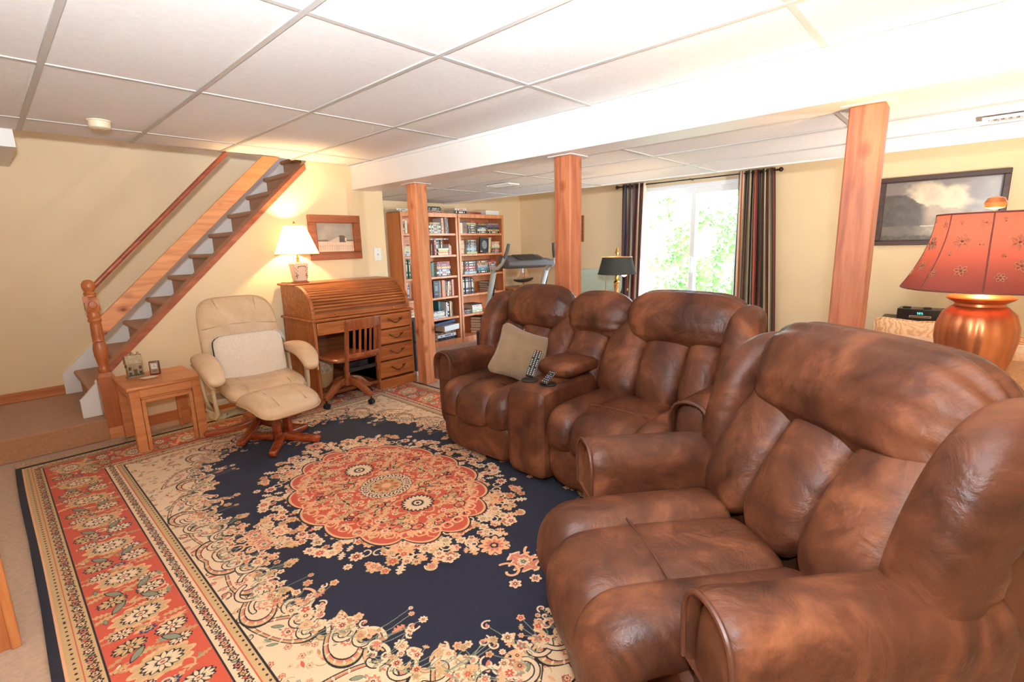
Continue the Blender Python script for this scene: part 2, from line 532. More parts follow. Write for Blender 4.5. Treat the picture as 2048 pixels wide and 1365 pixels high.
M_patio = mat('patio', srgb(196, 192, 184), 0.9, var=0.1, bump=0.3)
struct(B(XW + 0.12, 24, -14, 18, -0.2, -0.06).build('ground_outside', M_patio))
M_leaf = mat('hedge_leaf', srgb(74, 112, 44), 0.5, var=0.35, scale=9)
hc = MB().superq((9.3, 3.9, 1.0), (0.75, 3.3, 1.25), (5, 8, 5), N=20)
hc.build('hedge_core', M_leaf)
hedge_core = bpy.data.objects['hedge_core']
lf = MB()
rng = np.random.default_rng(3)
for i in range(15000):
    y = rng.uniform(0.7, 7.1); z = rng.uniform(-0.05, 2.3)
    x = 8.55 + 0.5 * max(0, z - 1.8) + 0.22 * noise.noise((y * 2.2, z * 2.2, 3.0)) + rng.uniform(-0.06, 0.08)
    if rng.random() < 0.14:
        z = 2.22 + 0.14 * noise.noise((y * 2, 5.0, 1.0)) + rng.uniform(-0.05, 0.1); x = rng.uniform(8.7, 9.9)
    s = rng.uniform(0.028, 0.06)
    q = Matrix.Rotation(rng.uniform(0, 6.3), 3, 'X') @ Matrix.Rotation(rng.uniform(-1.1, 1.1), 3, 'Y') @ Matrix.Rotation(rng.uniform(-0.8, 0.8), 3, 'Z')
    c = Vector((x, y, z))
    lf.add([c + q @ Vector(p) for p in ((0, -s, 0), (0.006, 0, -s * 0.55), (0, s, 0), (0.006, 0, s * 0.55))], [(0, 1, 2, 3)])
hd = thing('hedge', 'tall leafy green hedge outside the glass door', 'hedge', (0, 0, 0))
hedge_core.parent = hd; hedge_core.name = 'inner_growth'
tag(lf.build('foliage', M_leaf, hd, smooth=False), kind='stuff')

# ---------------------------------------------------------------- stairs
st = thing('staircase', 'carpeted staircase rising to the right behind the tan wall', 'staircase', (0, 0, 0))
MB().box(X0, 0.468, 4.58, YS, 0, 0.165).build('landing', M_stair, st, bevel=0.012)
def tread_mesh():
    m = MB()
    prof = [(0.0, 0.0)]
    for k in range(7):
        a = PI / 2 + PI * k / 6
        prof.append((0.02 + 0.02 * math.cos(a), -0.022 + 0.022 * math.sin(a)))
    prof = [(0.28, 0.0)] + prof[1:] + [(0.035, -0.044), (0.035, -0.2), (0.28, -0.2)]
    m.prism(prof, 'Y', 4.83, YS - 0.025)
    return m
t0 = None
for k in range(13):
    loc = (0.42 + 0.2015 * k, 0, 0.365 + 0.1967 * k)
    if t0 is None:
        t0 = tread_mesh().build('tread', M_stair, st, loc=loc, angle=50)
    else:
        copy_part(t0, st, loc)
MB().prism([(0.345, 0.165), (0.345, 0.345), (2.5, 2.455), (3.0, 2.95), (3.0, 2.6), (0.55, 0.165)], 'Y', YS - 0.024, YS).build('skirt_board', M_white, st)
MB().prism([(0.352, 0.165), (0.352, 0.30), (0.462, 0.415), (0.462, 0.165)], 'Y', 4.735, 4.775).build('skirt_board', M_white, st)
MB().prism([(0.462, 0.0), (0.462, 0.415), (0.5, 0.45), (2.25, 2.17), (2.9, 2.8), (2.9, 2.3), (0.7, 0.0)], 'Y', YW + 0.101, YW + 0.112).build('inner_skirt', M_white, st)

rl = thing('stair_railing', 'turned newel post with round handrail and knotty pine board beside stairs', 'railing', (0, 0, 0))
NX, NY = 0.512, 4.652
n_ = MB().box(NX - 0.05, NX + 0.05, NY - 0.05, NY + 0.05, 0, 0.475)
n_.loft([[(NX + sx * r, NY + sy * r, z) for sx, sy in ((-1, -1), (1, -1), (1, 1), (-1, 1))] for r, z in ((0.05, 0.475), (0.036, 0.505), (0.02, 0.506))])
n_.lathe([(0.030, 0.50), (0.036, 0.515), (0.033, 0.535), (0.027, 0.55), (0.031, 0.57), (0.036, 0.60), (0.043, 0.64), (0.043, 0.69), (0.038, 0.72), (0.032, 0.735),
          (0.038, 0.742), (0.034, 0.755), (0.036, 0.77), (0.033, 0.86), (0.031, 0.88), (0.040, 0.89), (0.040, 0.902), (0.034, 0.91), (0.040, 0.925), (0.034, 0.94), (0.034, 0.955)], (NX, NY), 20)
n_.loft([[(NX + sx * r, NY + sy * r, z) for sx, sy in ((-1, -1), (1, -1), (1, 1), (-1, 1))] for r, z in ((0.026, 0.95), (0.041, 0.975), (0.041, 1.045), (0.026, 1.065))])
n_.lathe([(0.03, 1.06), (0.037, 1.07), (0.033, 1.08), (0.038, 1.09), (0.03, 1.10), (0.028, 1.105), (0.036, 1.118), (0.041, 1.14), (0.038, 1.165), (0.026, 1.182), (0.008, 1.19)], (NX, NY), 20)
nw = n_.build('newel_post', M_newel, rl, angle=50)
for s in (-1, 1):
    md = MB()
    md.loft([[(NX + 0.026 * c * math.cos(a), NY + s * (0.041 + h), 1.01 + 0.03 * c * math.sin(a)) for a in [2 * PI * k / 16 for k in range(16)]] for c, h in ((1, 0), (0.8, 0.006), (0.3, 0.007))])
    md.build('medallion', M_newel, nw)
B(NX - 0.056, NX + 0.056, NY - 0.056, NY + 0.056, 0, 0.085).build('base_block', M_pine, rl, bevel=0.004)
hr = MB().tube([(0.53, 4.665, 1.125), (1.55, 4.665, 2.175)], 0.018, 14).build('handrail', M_rail, rl)
MB().box(0.462, 0.49, 4.59, 4.61, 1.03, 1.075).build('rail_bracket', M_newel, rl)
MB().prism([(0.545, 0.767), (0.545, 0.915), (1.835, 2.179), (1.985, 2.179)], 'Y', 4.645, 4.675).build('rail_board', M_pine, rl, bevel=0.003)
M_cap = wood('cap_wood', srgb(150, 76, 46), srgb(182, 104, 66), 'X', 1.0)
dx, dz = math.cos(math.radians(43.9)), math.sin(math.radians(43.9))
def P(t, o): return (0.535 + dx * t - dz * o, 0.51 + dz * t + dx * o)
MB().prism([P(0, -0.032), P(0, 0.010), P(2.37, 0.010), P(2.34, -0.032)], 'Y', YW - 0.014, YW + 0.125).build('cap_board', M_cap, rl, bevel=0.003)

# ---------------------------------------------------------------- posts
for i, (x, y, lab) in enumerate(((2.938, 3.945, 'square cedar post standing between the roll-top desk and the bookcases'),
                                 (2.890, 2.135, 'square cedar post rising behind the brown sofa, left of the window'),
                                 (2.930, 0.432, 'square cedar post with dark knots, standing left of the large painting'))):
    p = thing('wooden_post', lab, 'post', (x, y, 0), group=None)
    s = 0.069
    MB().box(-s, s, -s, s, 0, HL - 0.006).build('shaft', M_pine_lit if i == 0 else M_pine_z, p, bevel=0.007)
    MB().box(-s, -s - 0.03, -s - 0.03, s + 0.03, HL - 0.008, HL - 0.004).box(s, s + 0.03, -s - 0.03, s + 0.03, HL - 0.008, HL - 0.004).box(-s, s, -s - 0.03, -s, HL - 0.008, HL - 0.004).box(-s, s, s, s + 0.03, HL - 0.008, HL - 0.004).build('collar', M_white, p)

# smoke detector, vents, switch
t = thing('smoke_detector', 'round cream smoke detector on the ceiling above the stairs', 'detector', (0.645, 4.06, H))
M_det = mat('cream_plastic', srgb(236, 220, 190), 0.4, var=0.02)
MB().lathe([(0.062, 0), (0.062, -0.008), (0.055, -0.01)], n=28).build('mounting_plate', M_det, t)
MB().lathe([(0.055, -0.009), (0.057, -0.03), (0.054, -0.045), (0.04, -0.052), (0.01, -0.053)], n=28).build('body', M_det, t)
MB().lathe([(0.008, -0.052), (0.008, -0.056), (0.002, -0.057)], (0.012, -0.012), 10).build('indicator', M_chrome, t)
M_slot = mat('vent_dark', srgb(120, 112, 106), 0.6)
def vent(x0, x1, y0, y1, lab):
    v = thing('ceiling_vent', lab, 'vent', ((x0 + x1) / 2, (y0 + y1) / 2, HL))
    w, d = (x1 - x0) / 2, (y1 - y0) / 2
    MB().box(-w, w, -d, -d + 0.025, -0.012, 0).box(-w, w, d - 0.025, d, -0.012, 0).box(-w, -w + 0.025, -d + 0.025, d - 0.025, -0.012, 0).box(w - 0.025, w, -d + 0.025, d - 0.025, -0.012, 0).build('frame', M_white, v, bevel=0.002)
    B(-w + 0.025, w - 0.025, -d + 0.025, d - 0.025, -0.002, 0).build('backing', M_slot, v)
    f = None
    for k in range(9):
        yy = -d + 0.04 + k * (2 * d - 0.08) / 8
        if f is None:
            f = MB().box(-w + 0.025, w - 0.025, -0.007, 0.007, -0.009, -0.007).build('slat', M_white, v, loc=(0, yy, 0))
            f.rotation_euler = (0.5, 0, 0)
        else:
            copy_part(f, v, (0, yy, 0))
vent(3.60, 3.76, 3.37, 3.67, 'small ceiling vent between the left and middle posts')
vent(3.71, 3.87, -0.26, 0.05, 'ceiling vent above the large painting')
t = thing('light_switch', 'white switch plate on the wall above the desk', 'switch', (2.947, YW, 1.297))
MB().box(-0.043, 0.043, -0.007, 0, -0.065, 0.065).build('plate', M_white, t, bevel=0.003)
MB().box(-0.006, 0.006, -0.018, -0.007, -0.012, 0.006).build('toggle', mat('switch_toggle', srgb(190, 178, 160), 0.4), t, bevel=0.002)
for z in (-0.04, 0.04):
    MB().lathe([(0.004, 0), (0.003, 0.002)], n=8).build('screw', M_chrome, t, loc=(0, -0.007, z)).rotation_euler = (PI / 2, 0, 0)
# ---------------------------------------------------------------- the rug: one quarter of its woven pattern, drawn here and mirrored
RX0, RX1, RY0, RY1 = -0.05, 2.855, 0.28, 4.40
PXM = 640.0
def rug_quarter():
    W_, H_ = int((RX1 - RX0) / 2 * PXM), int((RY1 - RY0) / 2 * PXM)
    S = lambda r, g, b: np.array(srgb(r, g, b)[:3], np.float32)
    navy, navy2, red, ivory, tan, black, sage, rose, peach, gold = (S(17, 18, 40), S(40, 52, 88), S(202, 84, 58), S(238, 206, 168), S(206, 168, 118),
        S(24, 20, 26), S(136, 138, 112), S(214, 122, 96), S(236, 176, 130), S(190, 140, 92))
    img = np.zeros((H_, W_, 3), np.float32)
    yy, xx = np.mgrid[0:H_, 0:W_].astype(np.float32)
    U, V = (xx + 0.5) / PXM, (yy + 0.5) / PXM          # metres from the side edge, from the end edge
    R_ = np.random.default_rng(11)
    CX, CY = (RX1 - RX0) / 2, (RY1 - RY0) / 2
    def fillm(mask, c): img[mask] = c
    def poly(pts, c):
        pts = np.asarray(pts, np.float32)
        a, b = pts.min(0), pts.max(0)
        x0, x1 = max(0, int(a[0] * PXM) - 1), min(W_, int(b[0] * PXM) + 2)
        y0, y1 = max(0, int(a[1] * PXM) - 1), min(H_, int(b[1] * PXM) + 2)
        if x1 <= x0 or y1 <= y0: return
        u, v = U[y0:y1, x0:x1], V[y0:y1, x0:x1]
        ins = np.zeros(u.shape, bool)
        n = len(pts)
        for i in range(n):
            p, q = pts[i], pts[(i + 1) % n]
            if p[1] == q[1]: continue
            cond = (v < p[1]) != (v < q[1])
            ins ^= cond & (u < (q[0] - p[0]) * (v - p[1]) / (q[1] - p[1]) + p[0])
        img[y0:y1, x0:x1][ins] = c
    def stroke(pts, w, c):
        pts = np.asarray(pts, np.float32)
        for i in range(len(pts) - 1):
            p, q = pts[i], pts[i + 1]
            a, b = np.minimum(p, q) - w, np.maximum(p, q) + w
            x0, x1 = max(0, int(a[0] * PXM)), min(W_, int(b[0] * PXM) + 2)
            y0, y1 = max(0, int(a[1] * PXM)), min(H_, int(b[1] * PXM) + 2)
            if x1 <= x0 or y1 <= y0: continue
            u, v = U[y0:y1, x0:x1], V[y0:y1, x0:x1]
            d = q - p; L2 = max(1e-9, float(d @ d))
            t = np.clip(((u - p[0]) * d[0] + (v - p[1]) * d[1]) / L2, 0, 1)
            m = (u - p[0] - t * d[0]) ** 2 + (v - p[1] - t * d[1]) ** 2 < (w / 2) ** 2
            img[y0:y1, x0:x1][m] = c
    def petal_shape(cx, cy, r, n, depth, ph=0.0, sx=1.0, sy=1.0, sharp=1.0):
        a = np.linspace(0, 2 * PI, n * 10, endpoint=False)
        k = np.abs(np.cos((a - ph) * n / 2)) ** sharp
        rr = r * (1 - depth + depth * k)
        return np.stack([cx + rr * np.cos(a) * sx, cy + rr * np.sin(a) * sy], 1)
    def flower(cx, cy, r, n=8, c1=None, c2=None, c3=None, out=None, ph=None, sx=1, sy=1):
        c1 = ivory if c1 is None else c1; c2 = rose if c2 is None else c2; c3 = black if c3 is None else c3
        ph = R_.uniform(0, 6) if ph is None else ph
        if out is not None: poly(petal_shape(cx, cy, r * 1.14, n, 0.36, ph, sx, sy), out)
        poly(petal_shape(cx, cy, r, n, 0.36, ph, sx, sy), c1)
        poly(petal_shape(cx, cy, r * 0.62, n, 0.45, ph, sx, sy), c2)
        poly(petal_shape(cx, cy, r * 0.30, 6, 0.2, ph, sx, sy), c3)
        poly(petal_shape(cx, cy, r * 0.15, 6, 0.1, ph, sx, sy), c1)
    def daisy(cx, cy, r, n=14, c1=None, c2=None, sx=1, sy=1, gap=None):
        c1 = ivory if c1 is None else c1; c2 = red if c2 is None else c2; gap = black if gap is None else gap
        poly(petal_shape(cx, cy, r * 1.08, n, 0.16, 0, sx, sy), gap)
        for k in range(n):
            a = 2 * PI * k / n
            leaf(cx + 0.66 * r * math.cos(a) * sx, cy + 0.66 * r * math.sin(a) * sy, r * 0.62, r * 0.24, math.atan2(math.sin(a) * sy, math.cos(a) * sx), c1)
        poly(petal_shape(cx, cy, r * 0.36, 8, 0.15, 0, sx, sy), gap)
        poly(petal_shape(cx, cy, r * 0.27, 8, 0.15, 0, sx, sy), c1)
        poly(petal_shape(cx, cy, r * 0.13, 8, 0.15, 0, sx, sy), c2)
    def leaf(cx, cy, l, w, ang, c, out=None):
        t = np.linspace(0, 1, 12)
        h = np.sin(PI * t) ** 0.8 * w / 2
        x = (t - 0.5) * l
        p = np.concatenate([np.stack([x, h], 1), np.stack([x[::-1], -h[::-1]], 1)])
        ca, sa = math.cos(ang), math.sin(ang)
        Rm = np.array([[ca, sa], [-sa, ca]])
        if out is not None:
            poly((p * 1.22) @ Rm + [cx, cy], out)
        poly(p @ Rm + [cx, cy], c)
    def ragged(cx, cy, l, w, ang, c, n=7, out=None):
        t = np.linspace(0, 1, n * 4)
        h = np.sin(PI * np.clip(t, 0, 1)) ** 0.7 * w / 2 * (0.72 + 0.28 * np.sign(np.sin(t * n * 2 * PI)))
        x = (t - 0.5) * l
        p = np.concatenate([np.stack([x, h], 1), np.stack([x[::-1], -h[::-1] * 0.9], 1)])
        ca, sa = math.cos(ang), math.sin(ang)
        Rm = np.array([[ca, sa], [-sa, ca]])
        if out is not None: poly(p * 1.15 @ Rm + [cx, cy], out)
        poly(p @ Rm + [cx, cy], c)
        stroke(np.array([[-l * 0.35, 0], [l * 0.35, 0]]) @ Rm + [cx, cy], w * 0.06, tan if c is not tan else gold)
    def scroll(cx, cy, r, ang, turn, w, c, n=26, out=None):
        t = np.linspace(0, 1, n)
        a = ang + turn * t * 1.6 * PI
        rr = r * (1 - 0.78 * t)
        p = np.stack([cx + rr * np.cos(a), cy + rr * np.sin(a)], 1)
        if out is not None: stroke(p, w * 1.7, out)
        stroke(p, w, c)
        return p[0]
    def paisley(cx, cy, l, ang, c1, c2, flip=1):
        t = np.linspace(0, 2 * PI, 60)
        x = l * (0.5 * np.cos(t)); w = 0.30 * l * np.sin(t) * np.clip((1 - np.cos(t)) / 2, 0, 1) ** 0.35
        k = (x / l + 0.5)
        y = w + flip * 0.30 * l * k ** 2.2
        p = np.stack([x, y], 1)
        c0 = p.mean(0)
        ca, sa = math.cos(ang), math.sin(ang)
        Rm = np.array([[ca, sa], [-sa, ca]])
        P_ = lambda s: ((p - c0) * s + c0) @ Rm + [cx, cy]
        poly(P_(1.08), black); poly(P_(1.0), tan); poly(P_(0.9), rose); poly(P_(0.82), black); poly(P_(0.77), c1)
        q = P_(0.9)
        for i in range(2, 56, 4):
            leaf(q[i, 0], q[i, 1], l * 0.075, l * 0.035, ang + t[i], ivory)
        c = c0 @ Rm + [cx, cy]
        flower(c[0] - 0.12 * l * ca, c[1] - 0.12 * l * sa, l * 0.10, 8, c2, ivory)
        leaf(c[0] + 0.10 * l * ca, c[1] + 0.1 * l * sa, l * 0.16, l * 0.06, ang + 0.5, sage, black)
        for k in range(5):
            a = R_.uniform(0, 6.3); rr = l * 0.17
            leaf(c[0] - 0.12 * l * ca + rr * math.cos(a), c[1] - 0.12 * l * sa + rr * 0.8 * math.sin(a), l * 0.07, l * 0.03, a, [rose, sage, tan][k % 3])
    D = np.minimum(U, V)
    # field
    fillm(D >= 0, navy)
    BI = 0.49
    u0, v0 = U - BI, V - BI
    FX, FY = CX - BI, CY - BI
    # ivory corner and edge ground, scalloped
    def edge_depth(s, half):
        f = np.clip(s / half, 0, 1)
        return 0.115 + 0.36 * np.clip(1 - f * 1.35, 0, 1) ** 1.5 + 0.035 * np.cos(f * half / 0.335 * 2 * PI)
    ivm = ((u0 < edge_depth(v0, FY)) | (v0 < edge_depth(u0, FX))) & (u0 > 0) & (v0 > 0)
    fillm(ivm, ivory)
    # flowers scattered on the ivory ground
    pts = np.argwhere(ivm)
    for k in range(240):
        i = pts[R_.integers(len(pts))]
        x, y = i[1] / PXM, i[0] / PXM
        c = [rose, red, sage, tan, gold, peach][R_.integers(6)]
        if R_.random() < 0.5: leaf(x, y, 0.035, 0.012, R_.uniform(0, 6), c, black if R_.random() < 0.35 else None)
        else: flower(x, y, R_.uniform(0.008, 0.016), 6, c, ivory, black)
        if R_.random() < 0.25: scroll(x, y, 0.03, R_.uniform(0, 6), 1, 0.004, [tan, gold, black][R_.integers(3)])
    # outline of the ivory ground with leaves and scrolls over the navy
    def bound(n):
        out = []
        for s in np.linspace(0.0, FY, n):
            d = float(edge_depth(np.array(s), FY)); out.append((BI + d, BI + s, 1, 0))
        for s in np.linspace(0.0, FX, int(n * FX / FY)):
            d = float(edge_depth(np.array(s), FX)); out.append((BI + s, BI + d, 0, 1))
        return [q for q in out if not (q[0] - BI < edge_depth(q[1] - BI, FY) - 0.004 or q[1] - BI < edge_depth(q[0] - BI, FX) - 0.004)]
    bd = bound(170)
    for i, (x, y, nx, ny) in enumerate(bd):
        if i % 3 == 0:
            leaf(x, y, 0.045, 0.018, math.atan2(nx, ny) + R_.uniform(-0.7, 0.7) + (PI / 2 if ny else 0), [tan, peach, rose][i // 3 % 3], black)
    for i in range(4, len(bd), 22):
        x, y, nx, ny = bd[i]
        paisley(x - nx * 0.02, y - ny * 0.02, 0.26, R_.uniform(-0.5, 0.5) + (PI / 2 if nx else 0), ivory, [rose, red][i % 2], 1 if i % 44 > 20 else -1)
    for i in range(10, len(bd), 10):
        x, y, nx, ny = bd[i]
        scroll(x + nx * 0.05, y + ny * 0.05, 0.06, R_.uniform(0, 6), R_.choice([-1, 1]), 0.012, peach, out=None)
        scroll(x + nx * 0.02, y + ny * 0.02, 0.07, R_.uniform(0, 6), R_.choice([-1, 1]), 0.014, ivory, out=black)
    def spray(x, y, nx, ny, reach, dens=5):
        for k in range(dens):
            d = R_.uniform(0.01, reach); s = R_.uniform(-0.07, 0.07)
            fx, fy = x + nx * d + ny * s, y + ny * d + nx * s
            r = R_.uniform(0.016, 0.034) * (1 - 0.4 * d / reach)
            stroke([(x, y), ((x + fx) / 2 + 0.01, (y + fy) / 2 - 0.01), (fx, fy)], 0.003, sage)
            q = R_.random()
            if q < 0.55: flower(fx, fy, r, int(R_.integers(5, 9)), [ivory, peach, ivory, tan][R_.integers(4)], [rose, red, peach, gold][R_.integers(4)], [black, red, sage][R_.integers(3)])
            elif q < 0.8: ragged(fx, fy, r * 2.3, r * 1.5, R_.uniform(0, 6.3), [ivory, peach, tan, rose][R_.integers(4)], 4)
            else:
                scroll(fx, fy, r * 1.2, R_.uniform(0, 6), R_.choice([-1, 1]), 0.007, ivory)
                leaf(fx, fy, r * 1.2, r * 0.5, R_.uniform(0, 6), rose)
    for i in range(0, len(bd), 3):
        x, y, nx, ny = bd[i]
        spray(x, y, nx, ny, 0.17 + 0.07 * math.sin(i * 0.35), 3)
    # central medallion: navy surround strewn with flowers, lobed red heart
    def medal(a, b, lobes, dep, ph=0.0):
        t = np.linspace(0, 2 * PI, 400, endpoint=False)
        k = 1 - dep * (1 - np.abs(np.cos(lobes * (t - ph) / 2)) ** 0.7)
        return np.stack([CX + a * k * np.cos(t), CY + b * k * np.sin(t)], 1)
    for i in range(150):
        t = R_.uniform(PI, 1.5 * PI)
        q = R_.uniform(0.98, 1.34 + 0.10 * abs(math.cos(4 * t)))
        x, y = CX + 0.46 * q * math.cos(t), CY + 0.645 * q * math.sin(t)
        r = R_.uniform(0.018, 0.036)
        z = R_.random()
        if z < 0.55: flower(x, y, r, int(R_.integers(5, 9)), [ivory, peach, ivory, tan][R_.integers(4)], [rose, red, peach, tan][R_.integers(4)], [black, red, sage][R_.integers(3)])
        elif z < 0.85: ragged(x, y, r * 2.2, r * 1.4, t + R_.uniform(-0.6, 0.6), [ivory, peach, tan, rose][R_.integers(4)], 4)
        else: scroll(x, y, r * 1.3, R_.uniform(0, 6), R_.choice([-1, 1]), 0.008, ivory)
    # pendants on the long axis and short axis tips
    for (px, py, s) in ((CX, CY - 0.98, 1.0), (CX - 0.70, CY, 0.7)):
        flower(px, py + (0.10 * s if s == 1 else 0), 0.075 * s, 10, peach, rose, black, out=black)
        ragged(px, py - 0.08 * s, 0.15 * s, 0.13 * s, PI / 2, rose, 5, out=ivory)
        flower(px, py - 0.08 * s, 0.03 * s, 8, ivory, sage)
        for k in (-1, 1):
            scroll(px + k * 0.09 * s, py - 0.08 * s, 0.06 * s, 1.5, k, 0.012, peach)
            flower(px + k * 0.13 * s, py - 0.15 * s, 0.028 * s, 6); flower(px + k * 0.05 * s, py - 0.19 * s, 0.026 * s, 6)
    poly(medal(0.500, 0.690, 16, 0.10), black)
    poly(medal(0.490, 0.680, 16, 0.10), peach)
    poly(medal(0.478, 0.666, 16, 0.10), red)
    for i in range(230):
        t = R_.uniform(PI, 1.5 * PI); q = math.sqrt(R_.uniform(0.0, 0.92))
        x, y = CX + 0.45 * q * math.cos(t), CY + 0.63 * q * math.sin(t)
        z = R_.random()
        if z < 0.24: ragged(x, y, R_.uniform(0.05, 0.10), R_.uniform(0.028, 0.045), R_.uniform(-0.6, 0.6), [tan, peach, tan][R_.integers(3)], 5)
        elif z < 0.5: scroll(x, y, R_.uniform(0.025, 0.045), R_.uniform(0, 6), R_.choice([-1, 1]), 0.006, [black, peach, tan][R_.integers(3)])
        elif z < 0.75: leaf(x, y, 0.035, 0.013, R_.uniform(0, 6), [black, peach, sage, ivory][R_.integers(4)])
        else: flower(x, y, R_.uniform(0.010, 0.02), 6, [peach, ivory][R_.integers(2)], [gold, rose][R_.integers(2)], black)
    for k in range(10):
        t = PI + (k + 0.5) / 10 * PI / 2
        x, y = CX + 0.43 * math.cos(t), CY + 0.60 * math.sin(t)
        scroll(x, y, 0.045, t + 1.5, 1, 0.009, peach); scroll(x, y, 0.045, t - 1.5, -1, 0.009, peach)
    flower(CX, CY - 0.0, 0.12, 10, tan, red, peach, out=black)
    for k in range(9):
        t = PI + k / 8 * PI / 2
        flower(CX + 0.12 * math.cos(t), CY + 0.12 * math.sin(t), 0.028, 5, ivory, black, ivory, out=black)
    poly(petal_shape(CX, CY - 0.30, 0.135, 8, 0.3), tan); poly(petal_shape(CX, CY - 0.30, 0.122, 8, 0.3), red)
    daisy(CX, CY - 0.30, 0.085, 20, ivory, black)
    poly(medal(0.05, 0.05, 12, 0.1), gold); poly(medal(0.03, 0.03, 12, 0.1), peach)
    # borders
    def bandm(a, b): return (D >= a) & (D < b)
    fillm(bandm(0, 0.03), navy * 0.7)
    fillm((V < 0.014), black)
    fillm(bandm(0.03, 0.037) & (U < V), peach)
    fillm(bandm(0.037, 0.122), tan)
    fillm(bandm(0.122, 0.128), black)
    fillm(bandm(0.128, 0.392), red)
    fillm(bandm(0.392, 0.399), black)
    fillm(bandm(0.399, 0.485), ivory)
    fillm(bandm(0.485, 0.492), black)
    for (a, c, col) in ((0.070, 0.0035, red), (0.452, 0.004, red)):
        fillm(bandm(a, a + c), col)
    fillm(bandm(0.456, 0.485), tan)
    def along(step, off, fn):
        for s in np.arange(step / 2, CY + step, step): 
            if s > off * 0.9: fn(off, s, PI / 2)
        for s in np.arange(step / 2, CX + step, step):
            if s > off * 0.9: fn(s, off, 0.0)
    def dots(x, y, a): leaf(x, y, 0.012, 0.009, a, black)
    along(0.030, 0.056, dots); along(0.030, 0.475, dots)
    cnt = [0]
    def gbl(x, y, a):
        cnt[0] += 1
        k = cnt[0] % 4
        c = [[rose, black, gold, sage], [red, black, sage, gold]][0][k]
        flower(x, y, 0.018, 6, black, [tan, rose, ivory, peach][k], c)
        ca, sa = math.cos(a), math.sin(a)
        leaf(x + 0.022 * ca, y + 0.022 * sa, 0.024, 0.010, a + 1.1, [rose, sage, gold, red][k], black)
        leaf(x + 0.022 * ca + 0.008 * sa, y + 0.022 * sa - 0.008 * ca, 0.018, 0.007, a - 0.8, black)
    along(0.046, 0.098, gbl); along(0.046, 0.426, gbl)
    # main border
    n = [0]
    def big(x, y, a):
        n[0] += 1
        ca, sa = math.cos(a), math.sin(a)
        for k in range(14):
            s, o = R_.uniform(-0.13, 0.13), R_.uniform(-0.115, 0.115)
            q = R_.random()
            px, py = x + s * ca - o * sa, y + s * sa + o * ca
            if q < 0.45: ragged(px, py, R_.uniform(0.06, 0.11), R_.uniform(0.02, 0.035), a + PI / 2 + R_.uniform(-0.5, 0.5), [tan, peach, gold][R_.integers(3)], 5)
            elif q < 0.7: leaf(px, py, R_.uniform(0.03, 0.05), 0.014, R_.uniform(0, 6), [ivory, sage, tan][R_.integers(3)], black if R_.random() < 0.5 else None)
            else: scroll(px, py, R_.uniform(0.02, 0.04), R_.uniform(0, 6), 1, 0.006, [tan, ivory, gold][R_.integers(3)])
        w = 1.0
        sx, sy = (1.0, 0.72) if a > 1 else (0.72, 1.0)
        if n[0] % 2:
            poly(petal_shape(x, y, 0.10, 10, 0.22, 0, sx, sy), peach); poly(petal_shape(x, y, 0.088, 12, 0.2, 0, sx, sy), tan)
            daisy(x, y, 0.06, 14, ivory, red, sx, sy)
            for k in (-1, 1):
                px, py = x + k * 0.075 * ca + 0.07 * sa * k, y + k * 0.075 * sa + 0.07 * ca * k
                daisy(px, py, 0.036, 11, ivory, gold, sx, sy)
        else:
            for k in (-1, 1):
                px, py = x - k * 0.062 * sa, y + k * 0.062 * ca
                daisy(px, py, 0.05, 12, [ivory, tan][k > 0], red, sx, sy)
            flower(x + 0.05 * ca, y + 0.05 * sa, 0.03, 8, navy2, tan, black, sx=sx, sy=sy)
            for k in (-1, 1):
                leaf(x - 0.06 * ca + k * 0.05 * sa, y - 0.06 * sa + k * 0.05 * ca, 0.07, 0.025, a + k * 0.7, sage, black)
    save = img.copy()
    along(0.165, 0.26, big)
    out = ~bandm(0.129, 0.391)
    img[out] = save[out]
    # weave: fine tone noise
    img *= (1 + R_.normal(0, 0.06, (H_, W_, 1))).astype(np.float32)
    return np.clip(img, 0, 1), W_, H_
_rq, _rw, _rh = rug_quarter()
rimg = bpy.data.images.new('rug_weave', _rw, _rh, float_buffer=True)
rimg.colorspace_settings.name = 'Linear Rec.709'
_px = np.ones((_rh, _rw, 4), np.float32); _px[..., :3] = _rq
rimg.pixels.foreach_set(_px.ravel()); rimg.pack() if False else None
def image_mat(name, image, rough, bump=0.0, sheen=0.0, ext='EXTEND'):
    m, nt, b = nodes_of(name)
    uv = nt.nodes.new('ShaderNodeUVMap')
    t = nt.nodes.new('ShaderNodeTexImage'); t.image = image; t.extension = ext
    nt.links.new(uv.outputs[0], t.inputs[0]); nt.links.new(t.outputs[0], b.inputs['Base Color'])
    b.inputs['Roughness'].default_value = rough
    b.inputs['Sheen Weight'].default_value = sheen
    b.inputs['Sheen Roughness'].default_value = 0.4
    if bump:
        n = nt.nodes.new('ShaderNodeTexNoise'); n.inputs['Scale'].default_value = 500
        tc = nt.nodes.new('ShaderNodeTexCoord'); nt.links.new(tc.outputs['Object'], n.inputs['Vector'])
        bp = nt.nodes.new('ShaderNodeBump'); bp.inputs['Strength'].default_value = bump; bp.inputs['Distance'].default_value = 0.004
        nt.links.new(n.outputs['Fac'], bp.inputs['Height']); nt.links.new(bp.outputs[0], b.inputs['Normal'])
    return m
M_rug = image_mat('rug_pile', rimg, 0.9, 0.5, 0.06, 'MIRROR')
rug = thing('rug', 'large oriental rug with a red medallion on a navy ground', 'rug', ((RX0 + RX1) / 2, (RY0 + RY1) / 2, 0))
hx, hy = (RX1 - RX0) / 2, (RY1 - RY0) / 2
m = MB(); NXg, NYg = 40, 56
vs, uvs = [], []
